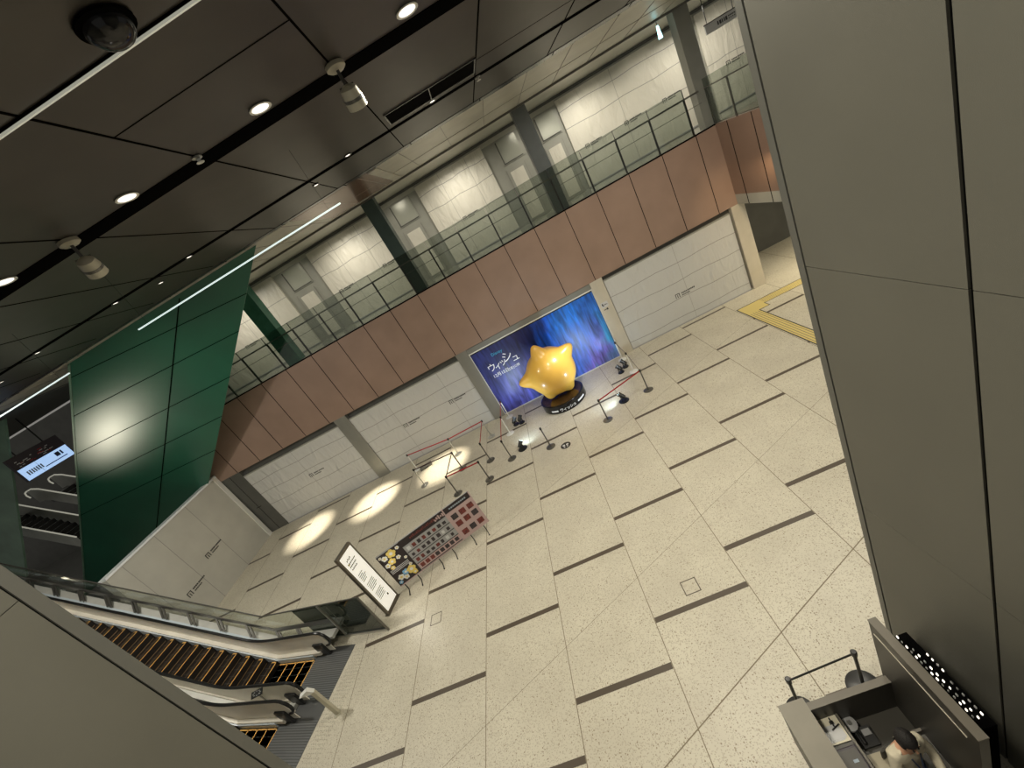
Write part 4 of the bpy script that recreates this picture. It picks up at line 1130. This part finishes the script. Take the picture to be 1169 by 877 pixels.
# display behind the tall partition
t = thing('display_rack', 'black rack with rows of small bright white tags between the partition and the pillar', 'rack', (6.96, -5.15, 0))
q = MB(); q.box(.10, .30, -1.62, -.50, .0, 1.08); q.build('back_panel', ['groove'], t)
rnd = random.Random(2)
rows = [(.15, 1.11, -.53, -1.5, 15), (.19, 1.11, -.72, -1.52, 11), (.28, 1.11, -.82, -1.02, 4), (.25, 1.11, -1.16, -1.5, 6)]
for x, z, ya, yb, n_ in rows:
    for k in range(n_):
        y = ya + (yb - ya) * k / (n_ - 1)
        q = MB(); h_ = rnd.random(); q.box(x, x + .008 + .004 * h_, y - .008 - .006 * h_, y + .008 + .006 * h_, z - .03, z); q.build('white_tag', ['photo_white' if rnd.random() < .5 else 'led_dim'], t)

# ============================================================ PERSON (seated)
def skin_obj(name, verts, edges, radii, m, parent, sub=2, loc=None):
    me = bpy.data.meshes.new(name); me.from_pydata(verts, edges, [])
    o = bpy.data.objects.new(name, me); COL.objects.link(o); o.parent = parent
    md = o.modifiers.new('skin', 'SKIN'); md.use_smooth_shade = True
    for i, r in enumerate(radii):
        r = r if isinstance(r, tuple) else (r, r)
        me.skin_vertices[0].data[i].radius = r
    me.skin_vertices[0].data[0].use_root = True
    s_ = o.modifiers.new('sub', 'SUBSURF'); s_.levels = sub; s_.render_levels = sub
    me.materials.append(K[m]); 
    return o
# local frame: faces -y (towards camera-left), origin at seat floor point
t = thing('person', 'seated person with short black hair, pale beige shirt and dark blue lanyard, inside the booth', 'person', (6.30, -6.72, 0), R_(12))
V = [(0, .02, .50), (0, .03, .68), (0, .03, .90), (0, .02, 1.05), (0, .0, 1.12), (0, -.02, 1.20), (0, -.03, 1.28), (0, -.03, 1.35),
     (.17, .02, 1.04), (.24, -.06, .84), (.16, -.26, .76), (.12, -.33, .75),
     (-.17, .02, 1.04), (-.25, -.06, .84), (-.20, -.27, .76), (-.17, -.35, .75),
     (.10, -.04, .50), (.13, -.40, .50), (.13, -.42, .28), (.13, -.40, .07), (.13, -.52, .04),
     (-.10, -.04, .50), (-.13, -.40, .50), (-.13, -.42, .28), (-.13, -.40, .07), (-.13, -.52, .04)]
E = [(0, 1), (1, 2), (2, 3), (3, 4), (4, 5), (5, 6), (6, 7), (3, 8), (8, 9), (9, 10), (10, 11), (3, 12), (12, 13), (13, 14), (14, 15), (0, 16), (16, 17), (17, 18), (18, 19), (19, 20), (0, 21), (21, 22), (22, 23), (23, 24), (24, 25)]
Rr = [(.15, .11), (.14, .10), (.16, .11), (.13, .09), .055, (.07, .08), (.085, .10), (.06, .075), .06, .045, .035, .028, .06, .045, .035, .028, .08, .065, .055, .04, .035, .08, .065, .055, .04, .035]
body = skin_obj('body', V, E, Rr, 'skin', t)
sh = skin_obj('shirt', [(0, .02, .52), (0, .03, .70), (0, .03, .90), (0, .02, 1.04), (0, .01, 1.09), (.17, .02, 1.035), (.24, -.06, .84), (.17, -.24, .765), (-.17, .02, 1.035), (-.25, -.06, .84), (-.205, -.25, .765)],
         [(0, 1), (1, 2), (2, 3), (3, 4), (3, 5), (5, 6), (6, 7), (3, 8), (8, 9), (9, 10)], [(.175, .13), (.165, .12), (.18, .125), (.15, .11), (.075, .07), .078, .06, .047, .078, .06, .047], 'shirt', t)
skin_obj('trousers', [(0, .02, .51), (.11, -.04, .51), (.13, -.40, .505), (.13, -.42, .28), (.13, -.40, .10), (-.11, -.04, .51), (-.13, -.40, .505), (-.13, -.42, .28), (-.13, -.40, .10)],
         [(0, 1), (1, 2), (2, 3), (3, 4), (0, 5), (5, 6), (6, 7), (7, 8)], [.15, .10, .085, .07, .055, .10, .085, .07, .055], 'navy', t)
# hair cap
bm = bmesh.new(); bmesh.ops.create_icosphere(bm, subdivisions=4, radius=1)
for v in bm.verts:
    d = v.co.copy(); v.co = Vector((d.x * .097, d.y * .118, d.z * .120))
    if d.y < -.45 and d.z < .2: v.co.y *= .62
    if d.z < -.7: v.co.z = -.084
    v.co += Vector((math.sin(d.x * 30) * .002, math.cos(d.z * 25) * .002, 0))
me = bpy.data.meshes.new('hair'); bm.to_mesh(me); bm.free(); me.materials.append(K['hair']); me.polygons.foreach_set('use_smooth', [True] * len(me.polygons))
o = bpy.data.objects.new('hair', me); COL.objects.link(o); o.parent = t; o.location = (0, -.012, 1.292)
# face details
q = MB()
for s in (-1, 1): q.lathe([(.002, -.012), (.011, -.006), (.011, .006), (.002, .012)], (s * .032, -.116, 1.285), 10)
q.build('eyes', ['black'], t)
q = MB(); q.hexa([(-.014, -.118, 1.235), (.014, -.118, 1.235), (.012, -.100, 1.235), (-.012, -.100, 1.235), (-.005, -.118, 1.275), (.005, -.118, 1.275), (.005, -.1, 1.275), (-.005, -.1, 1.275)]); q.xf(lambda x, y, z: (x, y - (.018 if z < 1.25 and y < -.11 else 0), z)); q.build('nose', ['skin'], t)
# lanyard and card
q = MB(); q.bar((-.06, -.095, 1.08), (-.01, -.15, .86), .018, .006, 0, (0, -1, .3)); q.bar((.06, -.095, 1.08), (.01, -.15, .86), .018, .006, 0, (0, -1, .3)); q.build('lanyard', ['navy'], t)
q = MB(); q.box(-.045, .045, -.165, -.155, .74, .87); q.build('badge', ['bluegrey'], t)
# hands: palm with five separate fingers
for s, (hx, hy, hz) in ((1, (.115, -.35, .755)), (-1, (-.165, -.37, .755))):
    vs = [(hx, hy + .03, hz), (hx, hy - .02, hz), (hx - s * .005, hy - .05, hz)]; es = [(0, 1), (1, 2)]; rs = [(.026, .02), (.036, .016), (.036, .013)]
    for k in range(4):
        fx = hx + (k - 1.5) * .019; L = (.052, .066, .070, .058)[k] if s < 0 else (.058, .070, .066, .052)[k]
        i = len(vs); vs += [(fx, hy - .065, hz), (fx, hy - .065 - L * .5, hz - .006), (fx, hy - .065 - L, hz - .025)]
        es += [(2, i), (i, i + 1), (i + 1, i + 2)]; rs += [.009, .0085, .007]
    i = len(vs); vs += [(hx - s * .040, hy - .03, hz - .004), (hx - s * .056, hy - .058, hz - .010)]; es += [(1, i), (i, i + 1)]; rs += [.011, .009]
    skin_obj('hand', vs, es, rs, 'skin', t, 1)
t = thing('office_chair', 'dark office chair under the seated person in the booth', 'chair', (6.30, -6.70, 0), R_(12))
q = MB(); q.box(-.24, .24, -.24, .22, .34, .40); q.build('seat', ['desk'], t, bevel=.02)
q = MB(); q.box(-.17, .17, .20, .23, .44, .62); q.build('backrest', ['desk'], t, bevel=.015)
q = MB(); q.tube([(0, 0, .06), (0, 0, .34)], .03, 10); q.build('gas_lift', ['black'], t)
for k in range(5):
    a = k * 2 * PI / 5
    q = MB(); q.bar((0, 0, .08), (.26 * math.cos(a), .26 * math.sin(a), .05), .04, .03); q.lathe([(.022, 0), (.022, .045)], (.26 * math.cos(a), .26 * math.sin(a), 0), 8); q.build('leg', ['black'], t)
t = thing('paper_sheets', 'loose pale paper on the low desk beside the telephone', 'papers', (5.95, -6.62, .43))
q = MB(); q.box(0, .22, 0, .17, .0, .004); q.build('sheet', ['desk_light'], t)
